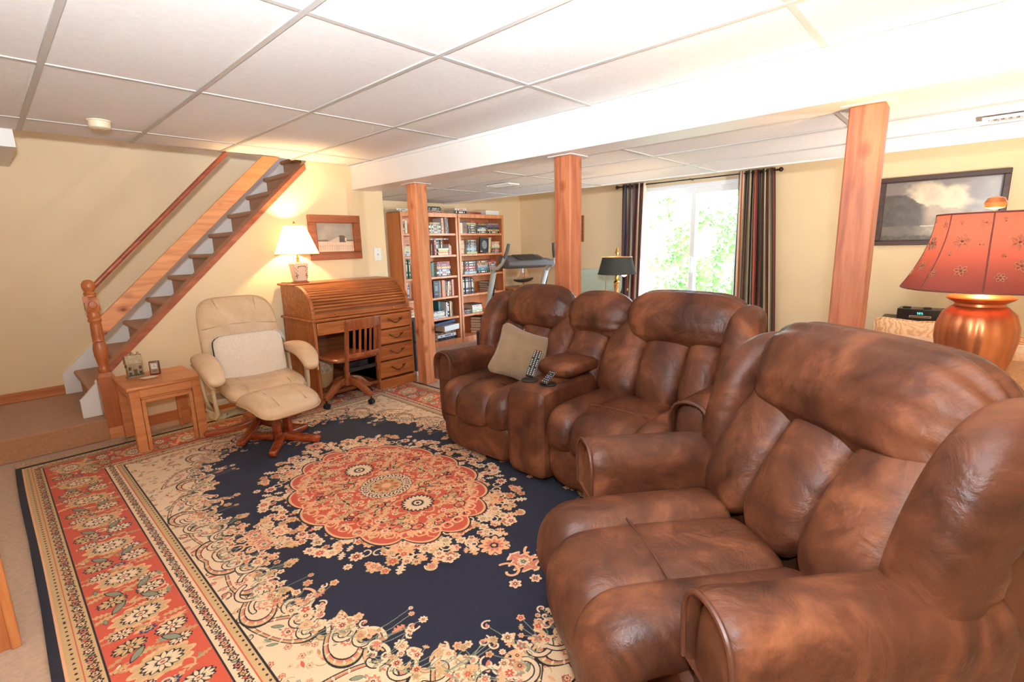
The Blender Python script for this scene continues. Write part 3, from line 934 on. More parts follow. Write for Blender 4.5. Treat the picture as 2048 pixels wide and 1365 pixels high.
for j in range(NYg + 1):
    for i in range(NXg + 1):
        a, b = i / NXg, j / NYg
        edge = min(1, min(a, 1 - a) * 2 * hx / 0.012, min(b, 1 - b) * 2 * hy / 0.012) if True else 1
        x, y = (2 * a - 1) * hx, (2 * b - 1) * hy
        x += 0.004 * math.sin(y * 3.1) * (1 if i in (0, NXg) else 0)
        vs.append((x, y, 0.011 + 0.0012 * math.sin(x * 5 + y * 2.2))); uvs.append((2 * a, 2 * b))
fs = [(j * (NXg + 1) + i, j * (NXg + 1) + i + 1, (j + 1) * (NXg + 1) + i + 1, (j + 1) * (NXg + 1) + i) for j in range(NYg) for i in range(NXg)]
m.add(vs, fs)
pile = m.build('pile', M_rug, rug, angle=180)
ul = pile.data.uv_layers.new(name='UVMap')
for lp in pile.data.loops: ul.data[lp.index].uv = uvs[lp.vertex_index]
B(-hx + 0.002, hx - 0.002, -hy + 0.002, hy - 0.002, 0.0005, 0.0085).build('backing', mat('rug_edge', srgb(22, 22, 40), 0.9), rug)
M_fringe = mat('fringe', srgb(214, 186, 146), 0.9, var=0.15, scale=40)
fr = MB()
for s in (-1, 1):
    for k in range(520):
        x = -hx + 0.005 + (2 * hx - 0.01) * k / 519
        l = rng.uniform(0.07, 0.115); dx_ = rng.uniform(-0.02, 0.02); w = 0.0026
        pts = [(x, s * hy, 0.007), (x + dx_ * 0.4, s * (hy + l * 0.5), 0.006), (x + dx_, s * (hy + l), 0.003)]
        vs = []
        for p in pts: vs += [(p[0] - w, p[1], p[2]), (p[0] + w, p[1], p[2]), (p[0], p[1], p[2] + 0.003)]
        fr.add(vs, [(0, 1, 4, 3), (1, 2, 5, 4), (2, 0, 3, 5), (3, 4, 7, 6), (4, 5, 8, 7), (5, 3, 6, 8)])
tag(fr.build('fringe', M_fringe, rug, smooth=False), kind='stuff')
# ---------------------------------------------------------------- brown reclining seats (local frame: x forward, y left, z up)
def pleats(n, amp, at0=0.0, at1=0.0, ph=0.0, lo=0.0, dec=0.10):
    """radial gathers near one or both ends of a roll"""
    def f(t, th):
        w = 0.0
        if at0: w += at0 * math.exp(-t / dec)
        if at1: w += at1 * math.exp(-(1 - t) / dec)
        k = math.sin(th * n + ph + 2.0 * math.sin(th * 3 + ph)) + 0.5 * math.sin(th * n * 1.7 + 1.3 + ph)
        return amp * w * k + lo * math.sin(t * 9 + th * 2 + ph)
    return f

def folds(n, amp, th0, width=0.6, ph=0.0, base=None):
    """short creases running in from a seam that lies along the roll at angle th0"""
    def f(t, th):
        d = (th - th0 + PI) % (2 * PI) - PI
        k = math.sin(n * t + 2.2 * math.sin(5 * t + ph) + 0.8 * d + ph)
        k = k - 0.35 * math.sin(2.3 * n * t + ph)
        return amp * k * math.exp(-(d / width) ** 2) * min(1, 6 * t, 6 * (1 - t)) + (base(t, th) if base else 0)
    return f

def seat_cushions(par, y0, y1, xf=0.60, xb=-0.02, zt=0.485, side=0.17, seam_x=0.22):
    """a seat of three puffs running front to back and over the front edge, with a cross seam"""
    w = y1 - y0
    c = (y0 + y1) / 2
    def puff(name, yc, hw, zz, xx, n, end, th=0.085, seam=True):
        p = [(xb, yc, zz - 0.075), (xb + 0.25, yc, zz - 0.07), (xx - 0.16, yc, zz - 0.068), (xx - 0.085, yc, zz - 0.088), (xx - 0.062, yc, zz - 0.155), (xx - 0.068, yc, zz - 0.235)]
        o = MB().sausage(p, [hw] * 6, [th, th, th, th + 0.005, th, th * 0.8], (0, 1, 0), n=n, K=72, M=38, end=(0.3, 0.8),
                         pleat=pleats(6, 0.014, 0.4, 1.0, yc * 20, 0.008)).build(name, M_brown, par, angle=180)
        return o
    puff('seat_bolster', y0 + side / 2 + 0.005, side / 2 + 0.012, zt + 0.012, xf - 0.005, 2.3, 1)
    puff('seat_bolster', y1 - side / 2 - 0.005, side / 2 + 0.012, zt + 0.012, xf - 0.005, 2.3, 1)
    o = puff('seat_cushion', c, w / 2 - side + 0.022, zt, xf + 0.005, 3.0, 1)
    MB().tube([(xf - seam_x, c - w / 2 + side * 0.9, zt + 0.008), (xf - seam_x, c - 0.06, zt + 0.0165), (xf - seam_x, c + 0.06, zt + 0.0165), (xf - seam_x, c + w / 2 - side * 0.9, zt + 0.008)], 0.0035, 8).build('seam', M_seam, o)

def foot_panel(par, y0, y1, xf=0.56, z0=0.045, z1=0.33):
    c, w = (y0 + y1) / 2, (y1 - y0) / 2 - 0.004
    def df(q):
        return (q.x + 0.02 * (1 - (q.z / 0.15) ** 2), q.y, q.z)
    MB().superq((xf - 0.06, c, (z0 + z1) / 2), (0.055, w, (z1 - z0) / 2), (4, 7, 4), N=16, deform=df).build('footrest_panel', M_brown, par, angle=180)

def back_point(s):
    """profile of the backrest front, s from the seat (0) to the top (1)"""
    return Vector((0.015 - 0.29 * s - 0.06 * s * s, 0, 0.455 + 0.53 * s))

def channels(par, ys, top=0.76, th=0.075, n=2.4):
    for i in range(len(ys) - 1):
        c, hw = (ys[i] + ys[i + 1]) / 2, (ys[i + 1] - ys[i]) / 2 + 0.006
        p = []
        for s in (-0.06, 0.12, 0.3, 0.5, 0.68, top):
            q = back_point(s); p.append((q.x - 0.045 + 0.02 * math.sin(PI * min(1, max(0, s / top))), c, q.z))
        MB().sausage(p, [hw * 0.92, hw, hw, hw, hw, hw * 0.95], [th * 0.85, th, th * 1.08, th * 1.05, th, th * 0.9], (0, 1, 0), n=n, K=64, M=64, end=(0.9, 0.6),
                     pleat=folds(40, 0.022, 0.0 if c > 0 else PI, 0.6, c * 9, pleats(5, 0.025, 0.8, 1.0, c * 17, 0.01))).build('back_channel', M_brown, par, angle=180)

def head_roll(par, y0, y1, x=-0.30, z=0.925, a=0.125, b=0.165, tilt=-25, n=2.5, droop=0.03):
    """thick pillow roll across the top of the back"""
    ca, sa = math.cos(math.radians(tilt)), math.sin(math.radians(tilt))
    k = [(x - 0.015, y0, z - droop), (x, y0 + (y1 - y0) * 0.2, z - 0.005), (x + 0.006, (y0 + y1) / 2, z + 0.004), (x, y1 - (y1 - y0) * 0.2, z - 0.005), (x - 0.015, y1, z - droop)]
    return MB().sausage(k, [a * 0.9, a, a * 1.02, a, a * 0.9], [b * 0.9, b, b * 1.02, b, b * 0.9], (ca, 0, -sa), n=n, K=120, M=60, end=(0.9, 0.9),
                        pleat=pleats(8, 0.065, 1.0, 1.0, y0 * 9, 0.008, 0.20)).build('headrest_roll', M_brown, par, angle=180)

def wing(par, y, sgn, hw=0.085, zt=0.99, zb=0.47, dx=0.0):
    p = [(-0.09 + dx, y, zb - 0.03), (-0.095 + dx, y, zb + 0.10), (-0.13 + dx, y + sgn * 0.008, zb + 0.25), (-0.195 + dx, y + sgn * 0.012, zb + 0.385), (-0.285 + dx, y + sgn * 0.006, zt - 0.085), (-0.41 + dx, y, zt - 0.13)]
    o = MB().sausage(p, [hw * 0.85, hw, hw * 1.05, hw * 1.05, hw, hw * 0.8], [0.08, 0.095, 0.105, 0.105, 0.10, 0.08], (0, 1, 0), n=2.5, K=80, M=80, end=(0.6, 0.9),
                     pleat=folds(42, 0.065, 0.55 if sgn > 0 else PI - 0.55, 0.55, y * 5, pleats(7, 0.02, 0.6, 1.0, y * 13, 0.012, 0.16))).build('back_wing', M_brown, par, angle=180)
    return o

def arm(par, y, hw=0.10, xf=0.41, xb=-0.22, zt=0.635, inner=1):
    """rolled arm with an arched front lip, set-back front panel and piping"""
    def arch(s, dz=0.0, low=0.10):
        pts = []
        r = hw * s
        zc = zt - hw * 1.05
        for k in range(25):
            a = PI * k / 24
            c, sn = math.cos(a), math.sin(a)
            pts.append((math.copysign(abs(c) ** 0.85, c) * r, zc + dz + abs(sn) ** 0.85 * hw * 1.05 * s))
        return [(r * 0.93, zc - 0.10), ] + pts + [(-r * 0.93, zc - 0.10)]
    xs = [(xb, 0.92), (xb + 0.02, 0.97), (xb + 0.10, 1.0), (-0.05, 1.03), (0.10, 1.03), (0.22, 1.0), (0.30, 0.98), (0.35, 0.99), (0.385, 1.0), (xf, 0.95), (xf + 0.012, 0.86), (xf + 0.006, 0.78), (xf - 0.03, 0.76)]
    rings = []
    for (x, s) in xs:
        a = arch(s)
        near = math.exp(-((x - 0.37) / 0.05) ** 2)
        rings.append([(x + 0.0, y + p[0] * (1 + 0.03 * near * math.sin(i * 2.6)), p[1] + 0.004 * near * math.sin(i * 2.6) - 0.055 * max(0.0, 0.36 - x)) for i, p in enumerate(a)])
    o = MB().loft(rings).build('arm', M_brown, par, angle=75)
    # piping round the lip and the panel set back inside it
    a = arch(0.93)
    MB().tube([(xf + 0.013, y + p[0] * 0.98, p[1]) for p in a], 0.007, 8).build('piping', M_seam, o)
    zc = zt - hw * 1.05
    MB().superq((xf - 0.045, y, zc - 0.17), (0.05, hw * 0.74, 0.25), (6, 3.5, 3.2), N=14).build('front_panel', M_brownd, o, angle=180)
    MB().superq((xb / 2 + xf / 2 - 0.03, y, 0.24), ((xf - xb) / 2 - 0.02, hw * 0.86, 0.21), (9, 7, 9), N=14).build('side_panel', M_brown, o, angle=180)
    return o

def outer_back(par, y0, y1, zt=0.93):
    m = MB()
    pts = [(-0.08, 0.06), (-0.06, 0.46), (-0.20, 0.78), (-0.30, zt), (-0.44, zt - 0.02), (-0.45, 0.80), (-0.40, 0.42), (-0.37, 0.06)]
    m.prism(pts, 'Y', y0, y1)
    m.build('outer_back', M_brownd, par, bevel=0.03)

def seat_base(par, y0, y1, xf=0.42):
    B(-0.34, xf, y0, y1, 0.05, 0.37).build('base', M_brownd, par, bevel=0.02)
    for x in (-0.30, xf - 0.06):
        for y in (y0 + 0.06, y1 - 0.06):
            B(x - 0.03, x + 0.03, y - 0.03, y + 0.03, 0.0, 0.05).build('foot', M_black, par)

# --- the single recliner in front
ang = math.atan2(0.624, -0.781)
rec = thing('recliner', 'brown leather recliner with rolled arms standing on the near corner of the rug', 'recliner', (1.482, 0.379, 0.013), ang)
seat_cushions(rec, -0.325, 0.325, xf=0.625, zt=0.462, side=0.19, seam_x=0.26)
foot_panel(rec, -0.33, 0.33, xf=0.585)
seat_base(rec, -0.40, 0.40)
arm(rec, 0.425); arm(rec, -0.425)
channels(rec, [-0.345, -0.115, 0.125, 0.36])
wing(rec, 0.425, 1, hw=0.08); wing(rec, -0.395, -1, hw=0.07, dx=-0.035)
head_roll(rec, -0.385, 0.385, x=-0.285, z=0.90, a=0.13, b=0.17)
outer_back(rec, -0.46, 0.46)

# --- the two-seat reclining sofa with a console
sofa = thing('reclining_sofa', 'brown leather two-seat reclining sofa with a cup holder console between seats', 'sofa', (2.45, 1.72, 0.0), PI)
OY = 0.04
for (a, b) in ((0.15 + -OY, 0.79), (-0.79, -0.15 - OY)):
    seat_cushions(sofa, a, b, xf=0.50, xb=-0.08, zt=0.475)
    foot_panel(sofa, a, b, xf=0.47)
seat_base(sofa, -0.86, 0.86, xf=0.34)
arm(sofa, 0.865, hw=0.095, xf=0.385, zt=0.655); arm(sofa, -0.865, hw=0.095, xf=0.385, zt=0.655)
channels(sofa, [-0.80, -0.62, -0.36, -0.165, 0.10, 0.36, 0.62, 0.80], top=0.74)
wing(sofa, 0.88, 1, zt=1.0); wing(sofa, -0.88, -1, zt=1.0)
head_roll(sofa, -0.82, -0.245, x=-0.27, z=0.905, a=0.13, b=0.165)
head_roll(sofa, -0.255, 0.205, x=-0.275, z=0.885, a=0.12, b=0.16)
head_roll(sofa, 0.195, 0.90, x=-0.27, z=0.905, a=0.13, b=0.165)
outer_back(sofa, -0.90, 0.90, zt=0.92)
con = MB()                      # console with a padded lid and two cup holders
ca, cb = -0.155 - OY, 0.145 - OY
con.superq((0.19, (ca + cb) / 2, 0.30), (0.31, (cb - ca) / 2, 0.275), (7, 9, 7), N=16)
cons = con.build('console', M_brown, sofa, angle=180)
p = [(-0.12, (ca + cb) / 2, 0.615), (0.0, (ca + cb) / 2, 0.625), (0.14, (ca + cb) / 2, 0.625), (0.23, (ca + cb) / 2, 0.605)]
MB().sausage(p, [0.135, 0.145, 0.145, 0.13], [0.045, 0.05, 0.05, 0.04], (0, 1, 0), n=3, end=(0.8, 0.8)).build('console_lid', M_brown, cons, angle=180)
for yy in (-0.067, 0.067):
    MB().lathe([(0.030, 0.570), (0.050, 0.572), (0.052, 0.5765), (0.049, 0.579), (0.044, 0.577), (0.040, 0.5755), (0.005, 0.5752)], (0.35, (ca + cb) / 2 + yy), 24).build('cup_holder', M_black, cons)
# --- on the sofa
M_suede = mat('taupe_suede', srgb(140, 116, 90), 0.95, var=0.12, scale=14, bump=0.3, bscale=300, sheen=0.4)
pil = thing('throw_pillow', 'taupe square throw pillow propped on the far sofa seat', 'pillow', (2.37, 2.14, 0.635))
pil.rotation_euler = (math.radians(38), math.radians(-52), math.radians(10))
def pdef(q):
    f = 1 - 0.16 * (1 - (abs(q.x) / 0.2) ** 2) * (abs(q.y) / 0.2) ** 2 - 0.16 * (1 - (abs(q.y) / 0.2) ** 2) * (abs(q.x) / 0.2) ** 2
    e = max(0.06, (1 - (abs(q.x) / 0.205) ** 2.4)) * max(0.06, (1 - (abs(q.y) / 0.205) ** 2.4))
    return (q.x * f, q.y * f, q.z * e ** 0.6)
cush = MB().superq((0, 0, 0), (0.2, 0.2, 0.075), (9, 9, 3), N=20, deform=pdef).build('cushion', M_suede, pil, angle=180)
MB().tube([(-0.17, 0.04, 0.036), (-0.05, 0.045, 0.062), (0.08, 0.045, 0.06), (0.17, 0.04, 0.034)], 0.004, 6).build('seam', M_suede, cush)
def remote(name, lab, loc, rot, L, W, T, rows, cols, accent, col):
    r = thing(name, lab, 'remote', loc)
    r.rotation_euler = rot
    B(-L / 2, L / 2, -W / 2, W / 2, -T / 2, T / 2).build('body', M_black, r, bevel=0.004)
    bt = mat('remote_button', srgb(210, 210, 205), 0.5)
    first = None
    for i in range(rows):
        for j in range(cols):
            if (i in (4, 9)) and j != 1: continue
            x, y = -L / 2 + L * (i + 0.8) / (rows + 0.8), -W / 2 + W * (j + 0.5) / cols
            if first is None:
                first = MB().lathe([(W / cols * 0.24, 0), (W / cols * 0.22, 0.0016), (0.0005, 0.0018)], n=8).build('button', bt, r, loc=(x, y, T / 2))
            else:
                copy_part(first, r, (x, y, T / 2))
    MB().box(-0.006, 0.006, -W * 0.3, -W * 0.1, T / 2, T / 2 + 0.002).build(accent, col, r, loc=(L * 0.44 if rows > 8 else -L * 0.05, W * 0.2, 0))
    B(-L / 2, L / 2, -W / 2 - 0.0012, -W / 2, -T / 4, T / 4).build('side_strip', M_chrome, r)
remote('remote_control', 'long black remote with white buttons leaning out of the left cup holder', (2.155, 1.845, 0.662), (0.25, math.radians(-33), math.radians(22)), 0.21, 0.048, 0.016, 14, 3, 'power_button', mat('orange_button', srgb(230, 110, 60), 0.4))
remote('remote_control', 'short black remote with a purple pad in the right cup holder', (2.10, 1.692, 0.612), (0.2, math.radians(-22), math.radians(8)), 0.12, 0.036, 0.016, 6, 3, 'direction_pad', mat('purple_button', srgb(126, 92, 206), 0.4))
# ---------------------------------------------------------------- side table with a smaller one nested inside
def leg_table(name, lab, x0, x1, y0, y1, zt, leg, apron, thick, over, z0=0.0):
    t = thing(name, lab, 'table', ((x0 + x1) / 2, (y0 + y1) / 2, z0))
    w, d = (x1 - x0) / 2, (y1 - y0) / 2
    h = zt - z0
    B(-w - over, w + over, -d - over, d + over, h - thick, h).build('tabletop', M_table, t, bevel=0.008)
    l0 = None
    for sx in (-1, 1):
        for sy in (-1, 1):
            if l0 is None:
                l0 = B(-leg / 2, leg / 2, -leg / 2, leg / 2, 0, h - thick).build('leg', M_table, t, bevel=0.003, loc=(sx * (w - leg / 2), sy * (d - leg / 2), 0))
            else:
                copy_part(l0, t, (sx * (w - leg / 2), sy * (d - leg / 2), 0))
    for sy in (-1, 1):
        B(-w + leg, w - leg, sy * (d - 0.012) - 0.01, sy * (d - 0.012) + 0.01, h - thick - apron, h - thick).build('apron', M_table, t)
    for sx in (-1, 1):
        B(sx * (w - 0.012) - 0.01, sx * (w - 0.012) + 0.01, -d + leg, d - leg, h - thick - apron, h - thick).build('apron', M_table, t)
    return t
leg_table('side_table', 'light brown wooden end table standing beside the newel post', 0.548, 0.975, 4.06, 4.56, 0.475, 0.058, 0.055, 0.024, 0.014, 0.012)
leg_table('nested_table', 'smaller thin-legged table nested under the light brown end table', 0.609, 0.914, 4.068, 4.50, 0.392, 0.024, 0.022, 0.015, 0.0, 0.012)

M_pew = mat('pewter', srgb(176, 160, 130), 0.45, 0.55, var=0.3, scale=60)
M_pewd = mat('pewter_dark', srgb(96, 84, 62), 0.5, 0.5)
hs = thing('house_ornament', 'small pewter house ornament on the end table', 'ornament', (0.655, 4.42, 0.475), 0.15)
MB().box(-0.052, 0.052, -0.026, 0.026, 0, 0.012).box(-0.047, 0.047, -0.02, 0.02, 0.012, 0.105).build('walls', M_pew, hs, bevel=0.002)
MB().prism([(-0.028, 0.10), (0.028, 0.10), (0.017, 0.165), (-0.017, 0.165)], 'X', -0.052, 0.052).build('roof', M_pew, hs, bevel=0.002)
rp = bpy.data.objects['roof']
for k in range(4):
    MB().box(-0.05, 0.05, -0.0255 + k * 0.0028, -0.0225 + k * 0.0028, 0.112 + k * 0.013, 0.115 + k * 0.013).build('roof_course', M_pewd, rp)
MB().prism([(-0.014, 0.165), (0.014, 0.165), (0.0, 0.185)], 'Y', -0.017, 0.017).build('dormer', M_pew, hs)
MB().box(0.03, 0.042, -0.006, 0.006, 0.16, 0.182).build('chimney', M_pew, hs)
MB().box(-0.056, -0.046, -0.018, -0.004, 0.08, 0.098).build('lantern', M_pewd, hs)
MB().box(-0.010, -0.001, -0.023, -0.02, 0.015, 0.06).box(0.001, 0.010, -0.023, -0.02, 0.015, 0.06).build('door', M_pewd, hs)
for x in (-0.032, 0.032):
    for z in (0.03, 0.068):
        MB().box(x - 0.008, x + 0.008, -0.023, -0.02, z - 0.010, z + 0.012).build('window', M_pewd, hs)
for k in range(7):
    MB().superq((-0.042 + 0.014 * k, -0.025, 0.018), (0.006, 0.005, 0.007), (2, 2, 2), N=4).build('shrub', M_pewd, hs)
ck = thing('desk_clock', 'tiny dark red clock with a silver face on the end table', 'clock', (0.775, 4.40, 0.475), -0.35)
M_red = mat('clock_red', srgb(92, 26, 26), 0.25, coat=0.5)
B(-0.032, 0.032, -0.018, 0.018, 0, 0.10).build('case', M_red, ck, bevel=0.003)
B(-0.026, 0.026, -0.0195, -0.018, 0.008, 0.092).build('front_plate', mat('clock_silver', srgb(172, 150, 120), 0.35, 0.7), ck)
B(-0.018, 0.018, -0.022, -0.0195, 0.044, 0.084).build('face', mat('clock_face', srgb(226, 222, 212), 0.4), ck)
MB().box(-0.001, 0.001, -0.0226, -0.022, 0.062, 0.080).box(0, 0.011, -0.0226, -0.022, 0.0615, 0.0635).box(-0.012, 0.012, -0.021, -0.0195, 0.026, 0.029).build('clock_hand', M_black, ck)
ds = thing('trinket_dish', 'small oval cream dish at the front of the end table', 'dish', (0.71, 4.27, 0.475), -0.05)
MB().lathe([(0.03, 0), (0.045, 0.004), (0.056, 0.012), (0.052, 0.0125), (0.04, 0.006), (0.002, 0.004)], n=28, sy=0.58).build('bowl', mat('dish_cream', srgb(228, 204, 172), 0.35), ds)

# ---------------------------------------------------------------- cream leather chair and its footstool
def star_leg(m, r0, r1, a, zc, w=0.032, h=0.03, up=0.05):
    ca, sa = math.cos(a), math.sin(a)
    pts = []
    path = [(r0, zc + up), (r0 + 0.25 * (r1 - r0), zc + up * 0.55), (r0 + 0.6 * (r1 - r0), zc + 0.008), (r1, zc)]
    m.sausage([(r * ca, r * sa, z) for r, z in path], [w * 0.9, w, w, w * 0.9], [h, h * 0.85, h * 0.75, h * 0.7], (-sa, ca, 0), n=4, K=16, M=14, end=(0.1, 0.5))
M_beige_metal = mat('beige_frame', srgb(196, 172, 134), 0.45, var=0.05)
M_pipe = mat('cream_piping', srgb(190, 156, 120), 0.5)
ch = thing('lounge_chair', 'cream leather lounge chair with a curved wooden swivel base', 'chair', (1.275, 3.90, 0.0), math.radians(-4))
# local frame: front is -y
def cdef(q):
    return (q.x, q.y, q.z + 0.02 * (q.x / 0.27) ** 2 - 0.025 * max(0, -q.y / 0.27) ** 2)
s_ = MB().superq((0, -0.16, 0.405), (0.262, 0.30, 0.062), (5, 6, 3), N=22, deform=cdef).build('seat', M_cream, ch, angle=180)
for x in (-0.14, 0.14):
    MB().tube([(x, -0.455, 0.41), (x, -0.40, 0.452), (x, -0.2, 0.469), (x, 0.08, 0.468)], 0.004, 6).build('seam', M_pipe, s_)
def ring(a, b, n, f):
    return [f(a * math.copysign(abs(math.cos(t)) ** (2 / n), math.cos(t)), b * math.copysign(abs(math.sin(t)) ** (2 / n), math.sin(t))) for t in [2 * PI * k / 40 for k in range(41)]]
MB().tube(ring(0.263, 0.30, 6, lambda u, v: (u, -0.16 + v, 0.398 + 0.02 * (u / 0.27) ** 2 - 0.025 * max(0, -v / 0.27) ** 2)), 0.006, 6).build('piping', M_pipe, s_)
def bdef(q):
    w = 1 - 0.05 * (q.z / 0.36) + 0.06 * min(0, q.z / 0.36)
    return (q.x * w, q.y + 0.05 * (q.z / 0.36) ** 2 - 0.03 * (abs(q.x) / 0.28) ** 2, q.z + 0.012 * (1 - (q.x / 0.28) ** 2))
Rb = Matrix.Rotation(math.radians(-17), 3, 'X')
bk = MB().superq((0, 0.19, 0.70), (0.275, 0.06, 0.33), (5, 3, 5), N=24, rot=Rb, deform=bdef).build('backrest', M_cream, ch, angle=180)
def bp(u, v, off=0.0):
    q = Vector(bdef(Vector((u, -0.058 - off, v))))
    return Rb @ q + Vector((0, 0.19, 0.70))
for pts in ([(-0.15, 0.31), (-0.12, 0.20), (-0.10, 0.10)], [(0.15, 0.31), (0.14, 0.2), (0.13, 0.10)], [(-0.26, 0.085), (-0.1, 0.10), (0.1, 0.10), (0.26, 0.085)], [(-0.10, 0.10), (-0.12, -0.1), (-0.13, -0.28)], [(0.13, 0.10), (0.13, -0.1), (0.13, -0.28)]):
    MB().tube([bp(u, v, -0.003) for u, v in pts], 0.004, 6).build('seam', M_pipe, bk)
MB().tube([Rb @ Vector(bdef(Vector(p))) + Vector((0, 0.19, 0.70)) for p in ring(0.273, 0.328, 5, lambda u, v: (u, -0.02, v))], 0.006, 6).build('piping', M_pipe, bk)
for s in (-1, 1):
    x = s * 0.315
    p = [(x - s * 0.01, 0.10, 0.60), (x, -0.05, 0.62), (x + s * 0.005, -0.20, 0.615), (x, -0.33, 0.575), (x - s * 0.01, -0.40, 0.50)]
    a = MB().sausage(p, [0.06, 0.068, 0.07, 0.066, 0.045], [0.04, 0.046, 0.05, 0.046, 0.03], (1, 0, 0), n=2.6, K=26, M=24, end=(0.9, 0.9),
                     pleat=pleats(11, 0.02, 0.2, 1.0, s * 2.0, 0.006)).build('armrest', M_cream, ch, angle=180)
    MB().tube([(x + s * 0.05, 0.08, 0.575), (x + s * 0.062, -0.2, 0.575), (x + s * 0.055, -0.34, 0.535), (x + s * 0.03, -0.41, 0.485)], 0.005, 6).build('piping', M_pipe, a)
    # flat bent side frame
    pth = [(s * 0.31, 0.12, 0.60), (s * 0.31, 0.10, 0.38), (s * 0.305, 0.02, 0.27), (s * 0.32, -0.12, 0.235), (s * 0.25, -0.2, 0.225)]
    pth2 = [(s * 0.318, -0.24, 0.57), (s * 0.316, -0.25, 0.40), (s * 0.305, -0.24, 0.28), (s * 0.30, -0.2, 0.235), (s * 0.12, -0.1, 0.225)]
    MB().sausage(pth, 0.028, 0.012, (0, 1, 0.4), n=5, K=14, M=20, end=(0.05, 0.05)).build('side_frame', M_beige_metal, ch, angle=180)
    MB().sausage(pth2, 0.028, 0.012, (0, 1, 0.4), n=5, K=14, M=20, end=(0.05, 0.05)).build('side_frame', M_beige_metal, ch, angle=180)
MB().box(-0.30, 0.30, -0.16, 0.06, 0.30, 0.345).box(-0.12, 0.12, -0.12, 0.06, 0.20, 0.30).build('seat_frame', M_beige_metal, ch, bevel=0.01)
MB().cyl((0, -0.03, 0.06), (0, -0.03, 0.2), 0.028).build('pivot_column', M_chrome, ch)
l0 = None
for k in range(5):
    a = math.radians(-90 + 36 + 72 * k)
    if l0 is None:
        m = MB(); star_leg(m, 0.01, 0.37, 0, 0.045)
        l0 = m.build('base_leg', M_cherry, ch, loc=(0, -0.03, 0), rotz=a, angle=180)
    else:
        copy_part(l0, ch, (0, -0.03, 0), (0, 0, a))
# footstool in front
ot = thing('footstool', 'cream leather footstool on a cherry wood cross base in front of lounge chair', 'footstool', (1.285, 3.475, 0.012), math.radians(8))
def odef(q):
    return (q.x, q.y, q.z - 0.05 * (abs(q.y) / 0.2) ** 2.5 - 0.012 * (abs(q.x) / 0.25) ** 4 + (0.006 * math.exp(-((abs(q.x) - 0.115) / 0.012) ** 2) * -1 if q.z > 0 else 0))
Ro = Matrix.Rotation(math.radians(6), 3, 'X')
oc = MB().superq((-0.06, -0.12, 0.372), (0.222, 0.20, 0.052), (5, 5, 2.6), N=24, rot=Ro, deform=odef).build('cushion', M_cream, ot, angle=180)
def op(u, v, w):
    return Ro @ Vector(odef(Vector((u, v, w)))) + Vector((-0.06, -0.12, 0.372))
for x in (-0.095, 0.095):
    MB().tube([op(x, v, 0.050) for v in (-0.17, -0.1, 0, 0.1, 0.17)], 0.0035, 6).build('seam', M_pipe, oc)
MB().tube([op(u, v, -0.008) for u, v in ring(0.222, 0.20, 5, lambda u, v: (u, v))], 0.006, 6).build('piping', M_pipe, oc)
MB().box(-0.10, 0.06, -0.06, 0.06, 0.285, 0.315).box(0.01, 0.05, -0.045, 0.02, 0.22, 0.29).build('bracket', M_black, ot, bevel=0.004)
MB().box(-0.06, -0.02, -0.06, -0.03, 0.275, 0.30).box(0.055, 0.062, -0.05, 0.01, 0.235, 0.285).build('bracket_plate', M_chrome, ot, bevel=0.003)
for (x, nm) in ((-0.035, 'upright'), (0.045, 'upright')):
    u_ = MB().sausage([(x, 0, 0.29), (x, 0, 0.17), (x * 1.1, 0, 0.03)], 0.04, 0.018, (0, 1, 0), n=5, K=14, M=12, end=(0.1, 0.1)).build('upright', M_cherry, ot, angle=180)
for z in (0.245, 0.20):
    MB().cyl((0.063, -0.015, z), (0.07, -0.015, z), 0.008, 10).build('bolt', M_black, ot)
l0 = None
for k, (a, r) in enumerate(((-133, 0.29), (-58, 0.275), (21, 0.26), (112, 0.31))):
    m = MB(); star_leg(m, 0.02, r, math.radians(a), 0.026, 0.03, 0.032, 0.03)
    g = m.build('base_leg', M_cherry, ot, angle=180)
    ca, sa = math.cos(math.radians(a)), math.sin(math.radians(a))
# back cushion on the chair
M_sherpa = mat('sherpa', srgb(236, 216, 194), 0.95, var=0.06, scale=90, bump=0.8, bscale=160, sheen=0.4)
M_navy = mat('navy_trim', srgb(30, 32, 46), 0.8)
bc = thing('back_cushion', 'flat fleece back cushion with a dark navy edge on the lounge chair', 'cushion', (1.275, 3.88, 0.59), math.radians(-5))
bc.rotation_euler = (math.radians(-15), 0, math.radians(-5))
def fdef(q): return (q.x, q.y - 0.02 * (1 - (q.x / 0.25) ** 2), q.z)
MB().superq((0, -0.024, 0), (0.232, 0.022, 0.172), (9, 3, 9), N=16, deform=fdef).build('fleece_front', M_sherpa, bc, angle=180)
MB().superq((0, 0.0, 0), (0.235, 0.03, 0.175), (9, 4, 9), N=16, deform=fdef).build('edge_back', M_navy, bc, angle=180)
MB().sausage([(0.19, 0.02, 0.165), (0.235, 0.03, 0.15), (0.265, 0.05, 0.125), (0.27, 0.06, 0.10)], 0.022, 0.006, (0, 0.3, 1), n=4, K=12, M=12, end=(0.1, 0.1)).build('strap', mat('grey_strap', srgb(180, 184, 184), 0.6), bc, angle=180)

